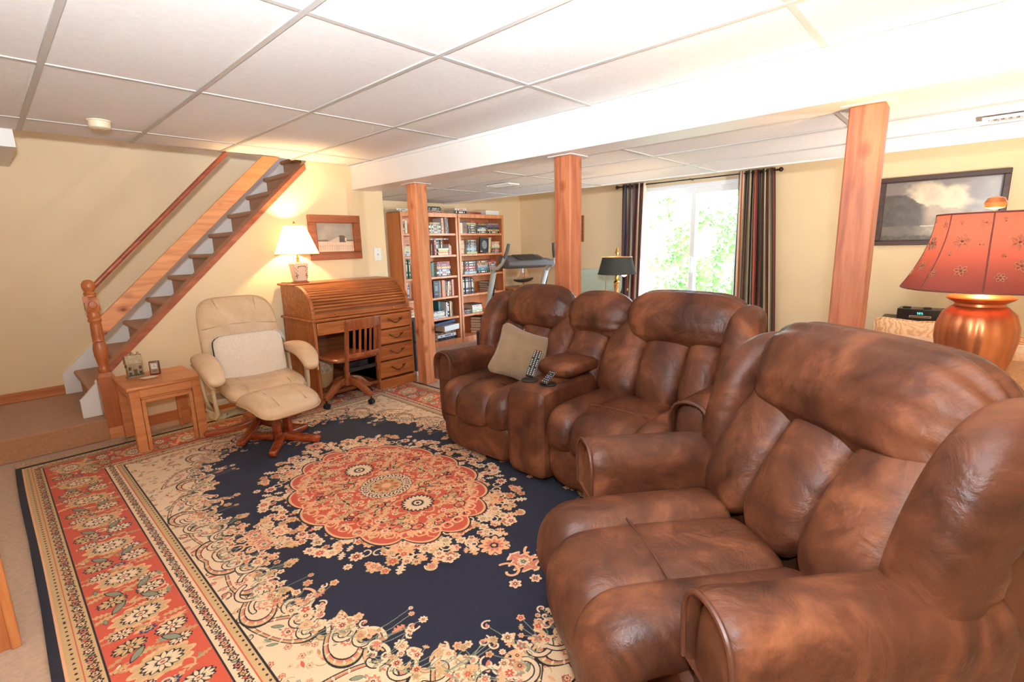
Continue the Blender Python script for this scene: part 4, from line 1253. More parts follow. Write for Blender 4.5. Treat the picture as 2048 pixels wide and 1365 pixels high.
# ---------------------------------------------------------------- roll-top desk
DX0, DX1, DYF, DYB = 1.87, 2.885, 4.08, 4.695
dk = thing('rolltop_desk', 'oak roll-top desk with a closed slatted tambour and four drawers', 'desk', (0, 0, 0))
def curve(t):                                            # S-curve of the roll: t 0 at the bottom front, 1 at the top
    a = t * PI / 2
    return (DYF + 0.035 + 0.30 * (1 - math.cos(a)) ** 1.0, 0.79 + 0.255 * math.sin(a) ** 0.9)
cv = [curve(k / 14) for k in range(15)]
prof = [(DYF + 0.02, 0.765)] + [(y - 0.012, z + 0.006) for y, z in cv] + [(DYB, 1.045), (DYB, 0.765)]
for x in (DX0 + 0.005, DX1 - 0.035):
    MB().prism(prof, 'X', x, x + 0.03).build('roll_side', M_oak, dk, bevel=0.004)
for k in range(14):                                      # tambour slats, each a half round strip
    (y0, z0), (y1, z1) = cv[k], cv[k + 1]
    if k == 0: continue
    ay, az = (y0 + y1) / 2 + 0.012, (z0 + z1) / 2 - 0.002
    L_ = math.hypot(y1 - y0, z1 - z0) / 2 - 0.0034
    an = math.atan2(z1 - z0, y1 - y0)
    rr = []
    for x in (DX0 + 0.036, DX1 - 0.036):
        rr.append([(x, ay + math.cos(an) * L_ * math.cos(q) - -math.sin(an) * -0.009 * math.sin(q), az + math.sin(an) * L_ * math.cos(q) + math.cos(an) * 0.009 * math.sin(q)) for q in [PI * i / 8 for i in range(9)]])
    MB().loft(rr).build('slat', M_oak, dk, angle=60)
MB().prism([(y + 0.022, z - 0.014) for y, z in cv] + [(DYB - 0.03, 1.02), (DYB - 0.03, 0.78)], 'X', DX0 + 0.034, DX1 - 0.034).build('roll_backing', M_oak_d, dk)
MB().box(DX0 + 0.036, DX1 - 0.036, DYF + 0.022, DYF + 0.05, 0.768, 0.812).build('tambour_rail', M_oak, dk, bevel=0.004)
for x in (DX0 + 0.22, DX1 - 0.20):
    MB().lathe([(0.005, 0), (0.005, 0.008), (0.010, 0.014), (0.007, 0.02), (0.001, 0.021)], n=10).build('tambour_knob', M_brass, dk, loc=(x, DYF + 0.022, 0.79)).rotation_euler = (PI / 2, 0, 0)
B(DX0 - 0.02, DX1 + 0.02, 4.385, DYB + 0.01, 1.045, 1.064).build('top_shelf', M_oak, dk, bevel=0.006)
B(DX0 - 0.02, DX1 + 0.02, DYF - 0.015, DYB + 0.01, 0.742, 0.766).build('desktop', M_oak, dk, bevel=0.008)
PX = 2.465                                                # left side of the drawer pedestal
for (x0, x1) in ((DX0, DX0 + 0.024), (PX, PX + 0.022), (DX1 - 0.022, DX1)):
    B(x0, x1, DYF + 0.004, DYB, 0.0, 0.742).build('side_panel', M_oak_z, dk, bevel=0.003)
B(DX0 - 0.002, DX0 + 0.008, DYF + 0.06, DYB - 0.05, 0.09, 0.70).build('raised_panel', M_oak_z, dk, bevel=0.008)
B(DX0, DX1, DYB - 0.012, DYB, 0.08, 0.742).build('back_panel', M_oak_d, dk)
B(DX0 + 0.024, PX, DYF + 0.03, DYB - 0.012, 0.07, 0.10).build('foot_rail', M_oak_d, dk)
B(PX, DX1, DYF + 0.05, DYB - 0.012, 0.1, 0.735).build('pedestal_carcass', M_oak_d, dk)
def drawer(x0, x1, z0, z1, pull):
    d = B(x0, x1, DYF - 0.006, DYF + 0.05, z0, z1).build('drawer', M_oak, dk, bevel=0.007)
    xc, zc = (x0 + x1) / 2, (z0 + z1) / 2
    if pull:
        h = MB().tube([(xc - 0.062 + 0.124 * k / 10, DYF - 0.026 - 0.006 * math.sin(PI * k / 10), zc + 0.014 - 0.03 * math.sin(PI * k / 10)) for k in range(11)], 0.0048, 8)
        for s in (-1, 1):
            h.lathe([(0.011, 0), (0.008, 0.004)], n=8) if False else None
            h.cyl((xc + s * 0.062, DYF - 0.006, zc + 0.016), (xc + s * 0.062, DYF - 0.03, zc + 0.014), 0.007, 10, 0.005)
            h.tube([(xc + s * 0.062, DYF - 0.028, zc + 0.014), (xc + s * 0.075, DYF - 0.026, zc + 0.022), (xc + s * 0.08, DYF - 0.02, zc + 0.03)], [0.006, 0.005, 0.003], 8)
        h.superq((xc, DYF - 0.034, zc - 0.016), (0.018, 0.006, 0.006), (2, 2, 2), N=6)
        h.build('handle', mat('antique_brass', srgb(110, 84, 48), 0.35, 0.85, var=0.2), d, angle=60)
    else:
        MB().lathe([(0.007, 0), (0.006, 0.012), (0.014, 0.02), (0.011, 0.028), (0.002, 0.03)], n=14).build('knob', mat('dark_knob', srgb(70, 52, 34), 0.3, 0.6), d, loc=(x0 + 0.37, DYF - 0.006, zc)).rotation_euler = (PI / 2, 0, 0)
drawer(DX0 + 0.028, PX - 0.002, 0.625, 0.735, False)
for (a, b) in ((0.595, 0.735), (0.445, 0.585), (0.285, 0.43), (0.115, 0.272)):
    drawer(PX + 0.012, DX1 - 0.014, a, b, True)
MB().box(PX - 0.006, DX1 + 0.008, DYF - 0.014, DYF + 0.05, 0.0, 0.095).build('plinth', M_oak, dk, bevel=0.006)
MB().box(DX0 - 0.008, DX0 + 0.034, DYF - 0.010, DYB, 0.0, 0.06).build('plinth', M_oak, dk, bevel=0.005)
wb = thing('waste_basket', 'tan waste basket with a patterned rim under the desk', 'basket', (2.03, 4.36, 0.0))
MB().lathe([(0.085, 0.10), (0.09, 0.105), (0.105, 0.24)], n=24).build('lower_body', mat('basket_tan', srgb(204, 158, 106), 0.8, var=0.05), wb)
MB().lathe([(0.105, 0.24), (0.118, 0.375), (0.112, 0.375), (0.10, 0.24)], n=24).build('patterned_rim', mat('basket_rim', srgb(196, 172, 142), 0.8, var=0.4, scale=60), wb)

# wooden swivel chair pushed up to the desk (local frame: back is at -y)
sw = thing('swivel_chair', 'slat-back wooden swivel chair on casters at the desk', 'chair', (2.08, 3.975, 0.012), math.radians(4))
def chair_back_pt(x, z):
    t = (z - 0.30) / 0.48
    return (x, -0.245 - 0.07 * t + 0.035 * (1 - (x / 0.17) ** 2) * -1, z)
for s in (-1, 1):
    MB().sausage([chair_back_pt(s * 0.158, z) for z in (0.29, 0.45, 0.62, 0.775)], [0.012, 0.014, 0.014, 0.012], [0.016, 0.017, 0.016, 0.014], (1, 0, 0), n=6, K=12, M=12, end=(0.1, 0.1)).build('back_post', M_swivel, sw, angle=60)
def rail(name, z, hz, th):
    MB().sausage([chair_back_pt(x, z) for x in (-0.165, -0.08, 0, 0.08, 0.165)], hz, th, (0, 0, 1), n=6, K=12, M=14, end=(0.1, 0.1)).build(name, M_swivel, sw, angle=60)
rail('top_rail', 0.745, 0.042, 0.011); rail('bottom_rail', 0.475, 0.02, 0.011)
sl = None
for k in range(5):
    x = -0.10 + 0.05 * k
    MB().sausage([chair_back_pt(x, z) for z in (0.485, 0.6, 0.715)], 0.010, 0.006, (1, 0, 0), n=5, K=10, M=8, end=(0.05, 0.05)).build('slat', M_swivel, sw, angle=60)
def sdef(q): return (q.x * (1 - 0.08 * q.y / 0.2), q.y, q.z - 0.012 * math.exp(-(q.x / 0.12) ** 2 - (q.y / 0.14) ** 2) * (q.z > 0))
MB().superq((0, 0, 0.425), (0.21, 0.21, 0.022), (6, 6, 3), N=14, deform=sdef).build('seat', M_swivel, sw, angle=60)
MB().box(-0.09, 0.09, -0.20, 0.06, 0.345, 0.40).box(-0.155, 0.155, -0.245, -0.225, 0.33, 0.36).box(-0.012, 0.012, -0.23, -0.1, 0.36, 0.385).build('tilt_mechanism', M_black, sw, bevel=0.003)
MB().cyl((0, 0, 0.20), (0, 0, 0.35), 0.026).build('column', M_chrome, sw)
MB().lathe([(0.05, 0.16), (0.055, 0.2), (0.045, 0.235), (0.03, 0.24)], n=16).build('hub', M_swivel, sw)
for a in (190, 285, 10, 100):
    r = math.radians(a); ca, sa = math.cos(r), math.sin(r)
    l = MB().sausage([(0.02 * ca, 0.02 * sa, 0.205), (0.12 * ca, 0.12 * sa, 0.18), (0.21 * ca, 0.21 * sa, 0.115), (0.262 * ca, 0.262 * sa, 0.088)], [0.024, 0.026, 0.024, 0.022], [0.034, 0.03, 0.024, 0.02], (-sa, ca, 0), n=5, K=14, M=14, end=(0.1, 0.3)).build('base_leg', M_swivel, sw, angle=70)
    c = MB().cyl((0.25 * ca, 0.25 * sa, 0.035), (0.25 * ca, 0.25 * sa, 0.085), 0.007, 8)
    for k in (-1, 1):
        c.cyl((0.25 * ca - sa * k * 0.004, 0.25 * sa + ca * k * 0.004, 0.027), (0.25 * ca - sa * k * 0.018, 0.25 * sa + ca * k * 0.018, 0.027), 0.026, 16)
    c.build('caster', M_black, l, angle=50)

# ---------------------------------------------------------------- lamp on the desk, picture above
M_shade = bpy.data.materials.new('pleated_shade'); M_shade.use_nodes = True
def shade_mat(m, col, trans, tex=None):
    nt = m.node_tree
    nt.nodes.remove(nt.nodes['Principled BSDF'])
    d = nt.nodes.new('ShaderNodeBsdfDiffuse'); t = nt.nodes.new('ShaderNodeBsdfTranslucent'); x = nt.nodes.new('ShaderNodeMixShader')
    d.inputs[0].default_value = col; t.inputs[0].default_value = col; x.inputs[0].default_value = trans
    nt.links.new(d.outputs[0], x.inputs[1]); nt.links.new(t.outputs[0], x.inputs[2]); nt.links.new(x.outputs[0], nt.nodes['Material Output'].inputs[0])
shade_mat(M_shade, srgb(250, 234, 200), 0.6)
M_bulb = mat('bulb_glow', (1, 0.8, 0.5, 1), 0.5, emit=((1, 0.72, 0.38, 1), 12.0))
lm = thing('table_lamp', 'table lamp with a pleated cream shade standing on the roll-top desk', 'lamp', (2.0, 4.545, 1.064))
MB().lathe([(0.078, 0), (0.08, 0.006), (0.074, 0.012), (0.066, 0.016), (0.06, 0.02)], n=28).build('base', M_cherry, lm)
M_cer = mat('lamp_ceramic', srgb(240, 214, 186), 0.25, var=0.03, coat=0.4)
jar = MB().loft([[(r * sx, r * 0.8 * sy, z) for sx, sy in [(math.copysign(abs(math.cos(t)) ** 0.35, math.cos(t)), math.copysign(abs(math.sin(t)) ** 0.35, math.sin(t))) for t in [2 * PI * k / 32 for k in range(32)]]]
                 for r, z in ((0.052, 0.02), (0.056, 0.03), (0.072, 0.16), (0.074, 0.175), (0.066, 0.186), (0.03, 0.19))]).build('jar', M_cer, lm)
M_ink = mat('lamp_ink', srgb(84, 54, 40), 0.5)
MB().tube([(-0.036, -0.066, 0.135), (-0.034, -0.068, 0.15), (0, -0.069, 0.152), (0.034, -0.068, 0.15), (0.036, -0.066, 0.135)], 0.003, 6).build('painted_handle', M_ink, jar)
for s in (-1, 1):
    f = MB()
    f.box(s * 0.046 - 0.0015, s * 0.046 + 0.0015, -0.054, -0.051, 0.04, 0.09).box(s * 0.046 - 0.011, s * 0.046 + 0.011, -0.055, -0.052, 0.064, 0.068)
    for k in range(8):
        f.superq((s * (0.046 + 0.012 * math.sin(k * 2.1)), -0.056, 0.05 + 0.012 * k), (0.004, 0.002, 0.003), (2, 2, 2), N=3)
    f.build('painted_flower', M_ink, jar, smooth=False)
MB().lathe([(0.012, 0.19), (0.014, 0.205), (0.009, 0.215), (0.016, 0.225), (0.008, 0.235), (0.006, 0.30)], n=14).build('neck', M_brass, lm)
def pleated(r0, r1, z0, z1, n, amp, name, mtl, par, tilt=0):
    rings = []
    for j in range(7):
        t = j / 6
        r = r0 + (r1 - r0) * t
        rings.append([((r + amp * (1 if k % 2 else -1)) * math.cos(2 * PI * k / n), (r + amp * (1 if k % 2 else -1)) * math.sin(2 * PI * k / n), z0 + (z1 - z0) * t) for k in range(n)])
    return MB().loft(rings, cap=False).build(name, mtl, par, smooth=False)
sh = pleated(0.188, 0.088, 0.262, 0.515, 120, 0.0018, 'lamp_shade', M_shade, lm)
sh.rotation_euler = (0, 0, 0)
for (r, z) in ((0.189, 0.262), (0.089, 0.515)):
    MB().tube([(r * math.cos(2 * PI * k / 40), r * math.sin(2 * PI * k / 40), z) for k in range(41)], 0.0035, 6).build('trim_ring', M_shade, sh)
MB().lathe([(0.012, 0.30), (0.028, 0.34), (0.03, 0.37), (0.02, 0.40), (0.003, 0.41)], n=14).build('bulb', M_bulb, lm)
MB().cyl((0.006, 0, 0.30), (0.045, 0, 0.38), 0.0018, 5).build('harp', M_brass, lm) if False else None
MB().lathe([(0.004, 0.40), (0.004, 0.525), (0.012, 0.53), (0.009, 0.545), (0.005, 0.553), (0.001, 0.556)], n=10).build('finial', M_brass, lm)
light('desk_lamp_light', 'POINT', (2.0, 4.545, 1.064 + 0.42), 34, (1.0, 0.64, 0.30), 0.03)
tag(MB().tube([(1.93, 4.58, 1.067), (1.90, 4.60, 1.067), (1.89, 4.63, 1.068), (1.875, 4.66, 1.068)], 0.003, 6).build('lamp_cord', mat('brown_cord', srgb(90, 60, 36), 0.6)), 'thin brown lamp cord lying on the desk top behind the lamp', 'cord')
def np_image(name, arr):
    h, w, _ = arr.shape
    im = bpy.data.images.new(name, w, h)
    px = np.ones((h, w, 4), np.float32); px[..., :3] = (np.clip(arr, 0, 1) ** (1 / 2.2))[::-1]
    im.pixels.foreach_set(px.ravel()); im.update()
    return im
def fbm(h, w, s, seed, oct_=5):
    r = np.random.default_rng(seed); out = np.zeros((h, w), np.float32); amp = 1.0; tot = 0
    for o in range(oct_):
        gh, gw = int(s * 2 ** o) + 2, int(s * 2 ** o * w / h) + 2
        g = r.random((gh, gw)).astype(np.float32)
        y = np.linspace(0, gh - 1.001, h); x = np.linspace(0, gw - 1.001, w)
        yi, xi = y.astype(int), x.astype(int); fy, fx = (y - yi)[:, None], (x - xi)[None]
        fy = fy * fy * (3 - 2 * fy); fx = fx * fx * (3 - 2 * fx)
        a = g[yi][:, xi] * (1 - fx) + g[yi][:, xi + 1] * fx; b = g[yi + 1][:, xi] * (1 - fx) + g[yi + 1][:, xi + 1] * fx
        out += amp * (a * (1 - fy) + b * fy); tot += amp; amp *= 0.5
    return out / tot
def picture(name, lab, loc, rotz, w, h, fw, depth, mtl, canvas):
    """framed picture, facing local -y, its back against y = 0"""
    p = thing(name, lab, 'picture', loc, rotz)
    m = MB()
    for (x0, x1, z0, z1) in ((-w / 2, w / 2, h / 2 - fw, h / 2), (-w / 2, w / 2, -h / 2, -h / 2 + fw), (-w / 2, -w / 2 + fw, -h / 2 + fw, h / 2 - fw), (w / 2 - fw, w / 2, -h / 2 + fw, h / 2 - fw)):
        m.box(x0, x1, -depth, 0, z0, z1)
    fr_ = m.build('frame', mtl, p, bevel=0.005)
    m = MB(); a, b = w / 2 - fw, h / 2 - fw
    for (x0, x1, z0, z1) in ((-a, a, b - 0.008, b), (-a, a, -b, -b + 0.008), (-a, -a + 0.008, -b, b), (a - 0.008, a, -b, b)):
        m.box(x0, x1, -depth * 0.75, -0.004, z0, z1)
    m.build('inner_lip', mtl, fr_)
    c = MB().add([(-a, -depth * 0.35, -b), (a, -depth * 0.35, -b), (a, -depth * 0.35, b), (-a, -depth * 0.35, b)], [(0, 1, 2, 3)]).build('canvas', canvas, p, smooth=False)
    u = c.data.uv_layers.new(name='UVMap')
    for lp, q in zip(c.data.loops, [0, 1, 2, 3]):
        co = c.data.vertices[lp.vertex_index].co
        u.data[lp.index].uv = ((co.x + a) / (2 * a), (co.z + b) / (2 * b))
    return p
def barn_image():
    h, w = 160, 220
    y, x = np.mgrid[0:h, 0:w].astype(np.float32); y /= h; x /= w
    n = fbm(h, w, 4, 5)
    S = lambda r, g, b: np.array(srgb(r, g, b)[:3], np.float32)
    im = np.empty((h, w, 3), np.float32)
    im[:] = S(168, 160, 146) ; im *= (0.82 + 0.36 * n)[..., None]
    hz = 0.63
    tree = (y > hz - 0.04 - 0.03 * fbm(h, w, 12, 8)) & (y < hz) & ((x < 0.3) | (x > 0.7))
    im[tree] = S(120, 104, 92)
    g = y >= hz
    im[g] = (S(236, 206, 176) * (0.86 + 0.28 * n)[..., None])[g]
    wall = (x > 0.56) & (x < 0.76) & (y > 0.50) & (y < 0.66); im[wall] = S(98, 84, 72)
    dome = ((x - 0.66) / 0.12) ** 2 + ((y - 0.52) / 0.10) ** 2 < 1
    im[dome & (y < 0.54)] = S(104, 92, 80)
    roof = (x > 0.30) & (x < 0.60) & (y > 0.64 - (x - 0.3) * 0.62) & (y < 0.66); im[roof] = S(216, 194, 168)
    im[(np.abs(x - 0.77) < 0.02) & (y > 0.50) & (y < 0.62)] = S(232, 206, 178)
    for k in range(16):
        xx = 0.03 + 0.06 * k
        im[(np.abs(x - xx) < 0.004) & (y > 0.72 + 0.04 * math.sin(k)) & (y < 0.92)] = S(190, 160, 134)
    im[(np.abs(y - 0.78 - 0.05 * (x - 0.4) ** 2) < 0.006)] = S(196, 166, 138)
    return np_image('winter_barn', im)
M_frame1 = wood('frame_wood', srgb(136, 70, 38), srgb(168, 96, 54), 'X', 1.0)
picture('framed_print', 'small wood-framed picture of a barn in snow above the desk', (2.475, YW, 1.476), 0, 0.545, 0.435, 0.072, 0.035, M_frame1, image_mat('barn_print', barn_image(), 0.5))
# ---------------------------------------------------------------- bookcases
SHELF = [1.535, 1.25, 0.965, 0.682, 0.395, 0.075]
def bookcase(x0, x1, lab):
    t = thing('bookcase', lab, 'bookcase', ((x0 + x1) / 2, 5.40, 0))
    w, th = (x1 - x0) / 2, 0.024
    for s in (-1, 1):
        B(min(s * w, s * (w - th)), max(s * w, s * (w - th)), -0.15, 0.15, 0, 1.80).build('side_panel', M_case, t, bevel=0.003)
        B(s * (w - 0.018) - 0.018, s * (w - 0.018) + 0.018, -0.156, -0.138, 0.06, 1.77).build('face_stile', M_case, t, bevel=0.003)
    B(-w + th, w - th, -0.15, 0.15, 1.775, 1.80).build('top_panel', M_case, t, bevel=0.002)
    B(-w, w, -0.158, -0.14, 1.745, 1.80).build('top_rail', M_case, t, bevel=0.003)
    B(-w + th, w - th, 0.138, 0.15, 0.0, 1.78).build('back_panel', M_case, t)
    B(-w, w, -0.158, -0.14, 0.0, 0.075).build('plinth', M_case, t, bevel=0.003)
    sh = None
    for z in SHELF:
        if sh is None:
            sh = B(-w + th, w - th, -0.145, 0.138, -0.03, 0).build('shelf', M_case, t, bevel=0.003, loc=(0, 0, z))
        else:
            copy_part(sh, t, (0, 0, z))
    return t
bookcase(3.63, 4.56, 'wooden bookcase beside the cedar post, the fuller one')
bookcase(4.572, 5.47, 'wooden bookcase beside the treadmill, with an open bare bottom shelf')

BOOKCOL = {'black': (28, 26, 28), 'white': (228, 224, 214), 'cream': (222, 204, 166), 'navy': (34, 42, 74), 'dark green': (32, 66, 48), 'green': (62, 112, 76), 'teal': (32, 104, 108),
           'red': (176, 52, 40), 'maroon': (96, 34, 34), 'dark brown': (58, 32, 24), 'brown': (112, 70, 46), 'tan': (184, 142, 96), 'orange': (214, 128, 70), 'pink': (210, 140, 128),
           'purple': (112, 74, 108), 'grey': (128, 128, 130), 'dark grey': (70, 70, 74), 'blue': (62, 94, 140), 'pale blue': (140, 176, 190), 'pale green': (170, 186, 130), 'yellow': (214, 190, 108), 'grey brown': (128, 104, 88)}
M_page = mat('book_pages', srgb(222, 200, 168), 0.9, var=0.06, scale=80)
def bookmat(c):
    return mat('book_' + c.replace(' ', '_'), srgb(*BOOKCOL[c]), 0.45, var=0.08, scale=30)
def book_mesh(t, l, d, c, band, pages_front=False):
    """book lying along x: length l (x), depth d (y, spine towards -y), thickness t (z), base at z = 0"""
    m = MB(); k = 0.003
    m.mi = 0
    m.box(-l / 2, l / 2, 0, d, 0, k).box(-l / 2, l / 2, 0, d, t - k, t)
    if not pages_front:
        m.box(-l / 2, l / 2, 0, k, k, t - k)
    m.mi = 1
    m.box(-l / 2 + 0.004, l / 2 - 0.004, 0.004 if pages_front else k, d - 0.005, k, t - k)
    m.mi = 2
    if not pages_front and band:
        for (a, b) in ((-0.34, -0.26), (-0.12, 0.22), (0.30, 0.36)):
            m.box(a * l, b * l, -0.0008, 0, t * 0.24, t * 0.76)
    return m
ORD = ['first', 'second', 'third', 'fourth', 'fifth', 'sixth', 'seventh', 'eighth', 'ninth', 'tenth']
SN = ['top', 'second', 'third', 'fourth', 'fifth', 'bottom']
seen_labels = {}
def book(c, t, l, d, loc, rot, label, group, band='white', pf=False):
    o = book_mesh(t, l, d, c, band, pf).build('book', [bookmat(c), M_page, bookmat(band or c)], smooth=False)
    o.location = loc; o.rotation_euler = rot
    tag(o, label, 'book', group)
YFR = 5.285
def where(case, s): return ('on top of' if s < 0 else SN[s] + ' shelf,') + ' ' + case + ' bookcase'
def stack(case, s, x, l, items, nm, yaw=0.0, y=YFR, d=0.20, pf=False, z=None):
    """items from the bottom up: (thickness, colour, spine band)"""
    zz = (1.80 if s < 0 else SHELF[s]) + 0.0008 if z is None else z
    n = len(items)
    for i, it in enumerate(items):
        t, c = it[0], it[1]; band = it[2] if len(it) > 2 else 'white'
        k = n - 1 - i
        pos = 'top' if k == 0 else 'bottom' if i == 0 else ORD[k] + ' from top'
        lab = f'{c} book lying {pos} in {nm} stack, {where(case, s)}' if n > 1 else f'{c} book lying {nm}, {where(case, s)}'
        j = 0.012 * math.sin(i * 2.7 + x * 9)
        book(c, t - 0.0008, l * (1 - 0.05 * (i % 3)), d, (x + j * 0.5, y + abs(j), zz), (0, 0, yaw + j * 1.2), lab, f'books on the {case} bookcase', band, pf)
        zz += t
    return zz
def row(case, s, x, items, nm, y=YFR, d=0.19):
    """upright books from the left: (thickness, height, colour, band[, lean])"""
    for i, it in enumerate(items):
        t, h, c = it[0], it[1], it[2]; band = it[3] if len(it) > 3 else 'white'; lean = it[4] if len(it) > 4 else 0.0
        pos = ORD[i] + ' from left in ' + nm + ' row' if len(items) > 1 else nm
        lab = f'{c} {"leaning" if lean else "upright"} book, {pos}, {where(case, s)}'
        xc = x + t / 2
        # stand it up: book x -> world z
        o = book_mesh(t, h, d, c, band).build('book', [bookmat(c), M_page, bookmat(band)], smooth=False)
        o.rotation_euler = (0, -PI / 2 + lean, 0)
        zc = SHELF[s] + 0.0008 + h / 2 * math.cos(lean) + (t / 2 * abs(math.sin(lean)) if lean else 0)
        o.location = (xc + t / 2 * math.cos(lean), y + 0.008 * math.sin(i * 2.3), zc)
        tag(o, lab, 'book', f'books on the {case} bookcase')
        x += t + 0.001 + (abs(math.sin(lean)) * 0.03 if lean else 0)
    return x
L_, R_c = 'left', 'right'
# left bookcase
stack(L_, -1, 3.72, 0.20, [(0.018, 'grey', 'white'), (0.022, 'white', 'grey')], 'left-hand', 0.1)
stack(L_, -1, 4.20, 0.24, [(0.014, 'black', 'pink'), (0.014, 'pink', 'black'), (0.02, 'dark green', 'cream'), (0.018, 'black', 'white'), (0.018, 'dark green', 'black')], 'middle', -0.05)
row(L_, 0, 3.665, [(0.03, 0.19, 'dark grey', 'white'), (0.022, 0.17, 'white', 'black'), (0.03, 0.16, 'cream', 'white')], 'left-hand')
stack(L_, 0, 4.20, 0.20, [(0.028, 'grey', 'white'), (0.02, 'white', 'black'), (0.022, 'black', 'white'), (0.03, 'white', 'black'), (0.022, 'dark green', 'white'), (0.022, 'tan', 'cream')], 'middle')
row(L_, 0, 4.315, [(0.016, 0.20, 'white', 'grey'), (0.028, 0.205, 'orange', 'orange', -0.08), (0.034, 0.21, 'grey', 'dark grey', -0.05), (0.034, 0.21, 'dark grey', 'grey', -0.05)], 'right-hand')
stack(L_, 1, 3.74, 0.15, [(0.03, 'grey', 'white'), (0.04, 'white', 'grey'), (0.03, 'cream', 'pale green'), (0.024, 'pale green', 'cream'), (0.03, 'pink', 'maroon')], 'left-hand')
row(L_, 1, 4.06, [(0.02, 0.16, 'black', 'white'), (0.022, 0.17, 'dark green', 'cream'), (0.02, 0.15, 'dark brown', 'tan')], 'middle')
zz = stack(L_, 1, 4.325, 0.18, [(0.02, 'cream', 'white'), (0.02, 'orange', 'tan'), (0.024, 'pale green', 'yellow'), (0.024, 'cream', 'white')], 'right-hand')
row(L_, 1, 4.425, [(0.012, 0.14, 'white', 'grey'), (0.03, 0.12, 'pink', 'tan')], 'right-hand')
book('purple', 0.02, 0.36, 0.20, (4.24, YFR + 0.004, SHELF[1] + 0.2), (0, 0, 0.0), 'large purple album lying across the upright books, second shelf, left bookcase', 'books on the left bookcase', 'white')
row(L_, 1, 4.19, [(0.028, 0.196, 'pink', 'black'), (0.03, 0.194, 'black', 'white')], 'back', YFR + 0.02)
row(L_, 1, 4.27, [(0.035, 0.197, 'dark grey', 'white'), (0.03, 0.197, 'black', 'grey'), (0.03, 0.195, 'grey brown', 'white')], 'rear', YFR + 0.08, 0.15)
row(L_, 2, 3.665, [(0.03, 0.25, 'dark green', 'white'), (0.034, 0.25, 'green', 'white'), (0.03, 0.24, 'dark green', 'cream')], 'left-hand')
row(L_, 2, 4.10, [(0.024, 0.18, 'teal', 'green'), (0.022, 0.19, 'green', 'teal')], 'middle')
stack(L_, 2, 4.315, 0.24, [(0.034, 'black', 'white'), (0.026, 'white', 'red'), (0.036, 'blue', 'white'), (0.036, 'orange', 'cream'), (0.034, 'purple', 'pink'), (0.03, 'red', 'black')], 'right-hand')
row(L_, 3, 3.665, [(0.03, 0.23, 'white', 'cream', 0.09), (0.03, 0.2, 'dark grey', 'white', 0.09)], 'left-hand')
row(L_, 3, 4.12, [(0.095, 0.225, 'black', 'grey'), (0.04, 0.22, 'grey brown', 'grey', 0.06), (0.048, 0.225, 'orange', 'tan'), (0.018, 0.22, 'pink', 'red'), (0.03, 0.215, 'black', 'grey'), (0.026, 0.20, 'cream', 'tan', 0.12), (0.05, 0.21, 'brown', 'tan'), (0.032, 0.225, 'pink', 'tan')], 'middle')
stack(L_, 4, 3.74, 0.14, [(0.03, 'cream', 'grey'), (0.035, 'white', 'cream'), (0.06, 'cream', 'tan')], 'left-hand')
stack(L_, 4, 4.19, 0.24, [(0.012, 'white', 'grey'), (0.016, 'grey', 'white'), (0.014, 'white', 'pale green'), (0.018, 'cream', 'white'), (0.014, 'white', 'grey'), (0.022, 'grey', 'white')], 'white paper', 0.06)
row(L_, 4, 4.225, [(0.03, 0.22, 'teal', 'teal')], 'standing behind the paper stack', YFR + 0.05)
row(L_, 4, 4.32, [(0.02, 0.205, 'white', 'pink', 0.05), (0.035, 0.21, 'navy', 'white'), (0.03, 0.215, 'tan', 'yellow'), (0.03, 0.20, 'brown', 'dark brown')], 'right-hand')
stack(L_, 5, 4.32, 0.36, [(0.04, 'black', 'dark grey'), (0.042, 'white', 'grey'), (0.03, 'brown', 'tan')], 'right-hand', 0.05, d=0.24)
book('white', 0.075, 0.29, 0.20, (4.39, YFR - 0.03, SHELF[5] + 0.128), (0, -0.05, 0.05), 'thick white ring binder lying on the stack, bottom shelf, left bookcase', 'books on the left bookcase', 'white')
book('navy', 0.04, 0.36, 0.20, (4.30, YFR + 0.0, SHELF[5] + 0.222), (0, -0.07, 0.05), 'dark navy binder lying over the white binder, bottom shelf, left bookcase', 'books on the left bookcase', 'navy')
# right bookcase
stack(R_c, -1, 4.67, 0.24, [(0.045, 'black', 'white'), (0.03, 'white', 'pink')], 'left-hand', 0.06)
stack(R_c, -1, 4.96, 0.20, [(0.035, 'red', 'maroon')], 'between the stack and the white box', 0.02)
wbx = thing('white_box', 'flat white box lying on top of the bookcase beside the treadmill', 'box', (5.29, 5.39, 1.801))
B(-0.135, 0.135, -0.10, 0.10, 0, 0.045).build('tray', M_white, wbx, bevel=0.002); B(-0.138, 0.138, -0.103, 0.103, 0.03, 0.062).build('lid', M_white, wbx, bevel=0.002)
row(R_c, 0, 4.615, [(0.07, 0.145, 'white', 'cream')], 'at the far left')
row(R_c, 0, 4.69, [(0.075, 0.15, 'grey brown', 'brown')], 'beside the white one')
stack(R_c, 0, 4.87, 0.18, [(0.03, 'black', 'white'), (0.034, 'black', 'yellow'), (0.03, 'black', 'white'), (0.03, 'dark grey', 'white'), (0.022, 'yellow', 'pale green')], 'left-hand')
stack(R_c, 0, 5.07, 0.17, [(0.034, 'black', 'white'), (0.028, 'cream', 'white'), (0.024, 'blue', 'white'), (0.03, 'dark green', 'black'), (0.022, 'grey brown', 'tan')], 'middle')
stack(R_c, 0, 5.30, 0.24, [(0.034, 'black', 'white'), (0.022, 'yellow', 'red'), (0.03, 'black', 'green'), (0.034, 'purple', 'dark grey'), (0.024, 'grey', 'tan')], 'right-hand')
stack(R_c, 0, 4.93, 0.16, [(0.026, 'red', 'maroon')], 'across the left-hand stack', z=SHELF[0] + 0.148)
stack(R_c, 0, 4.70, 0.13, [(0.022, 'black', 'dark grey')], 'across the two upright books', z=SHELF[0] + 0.152)
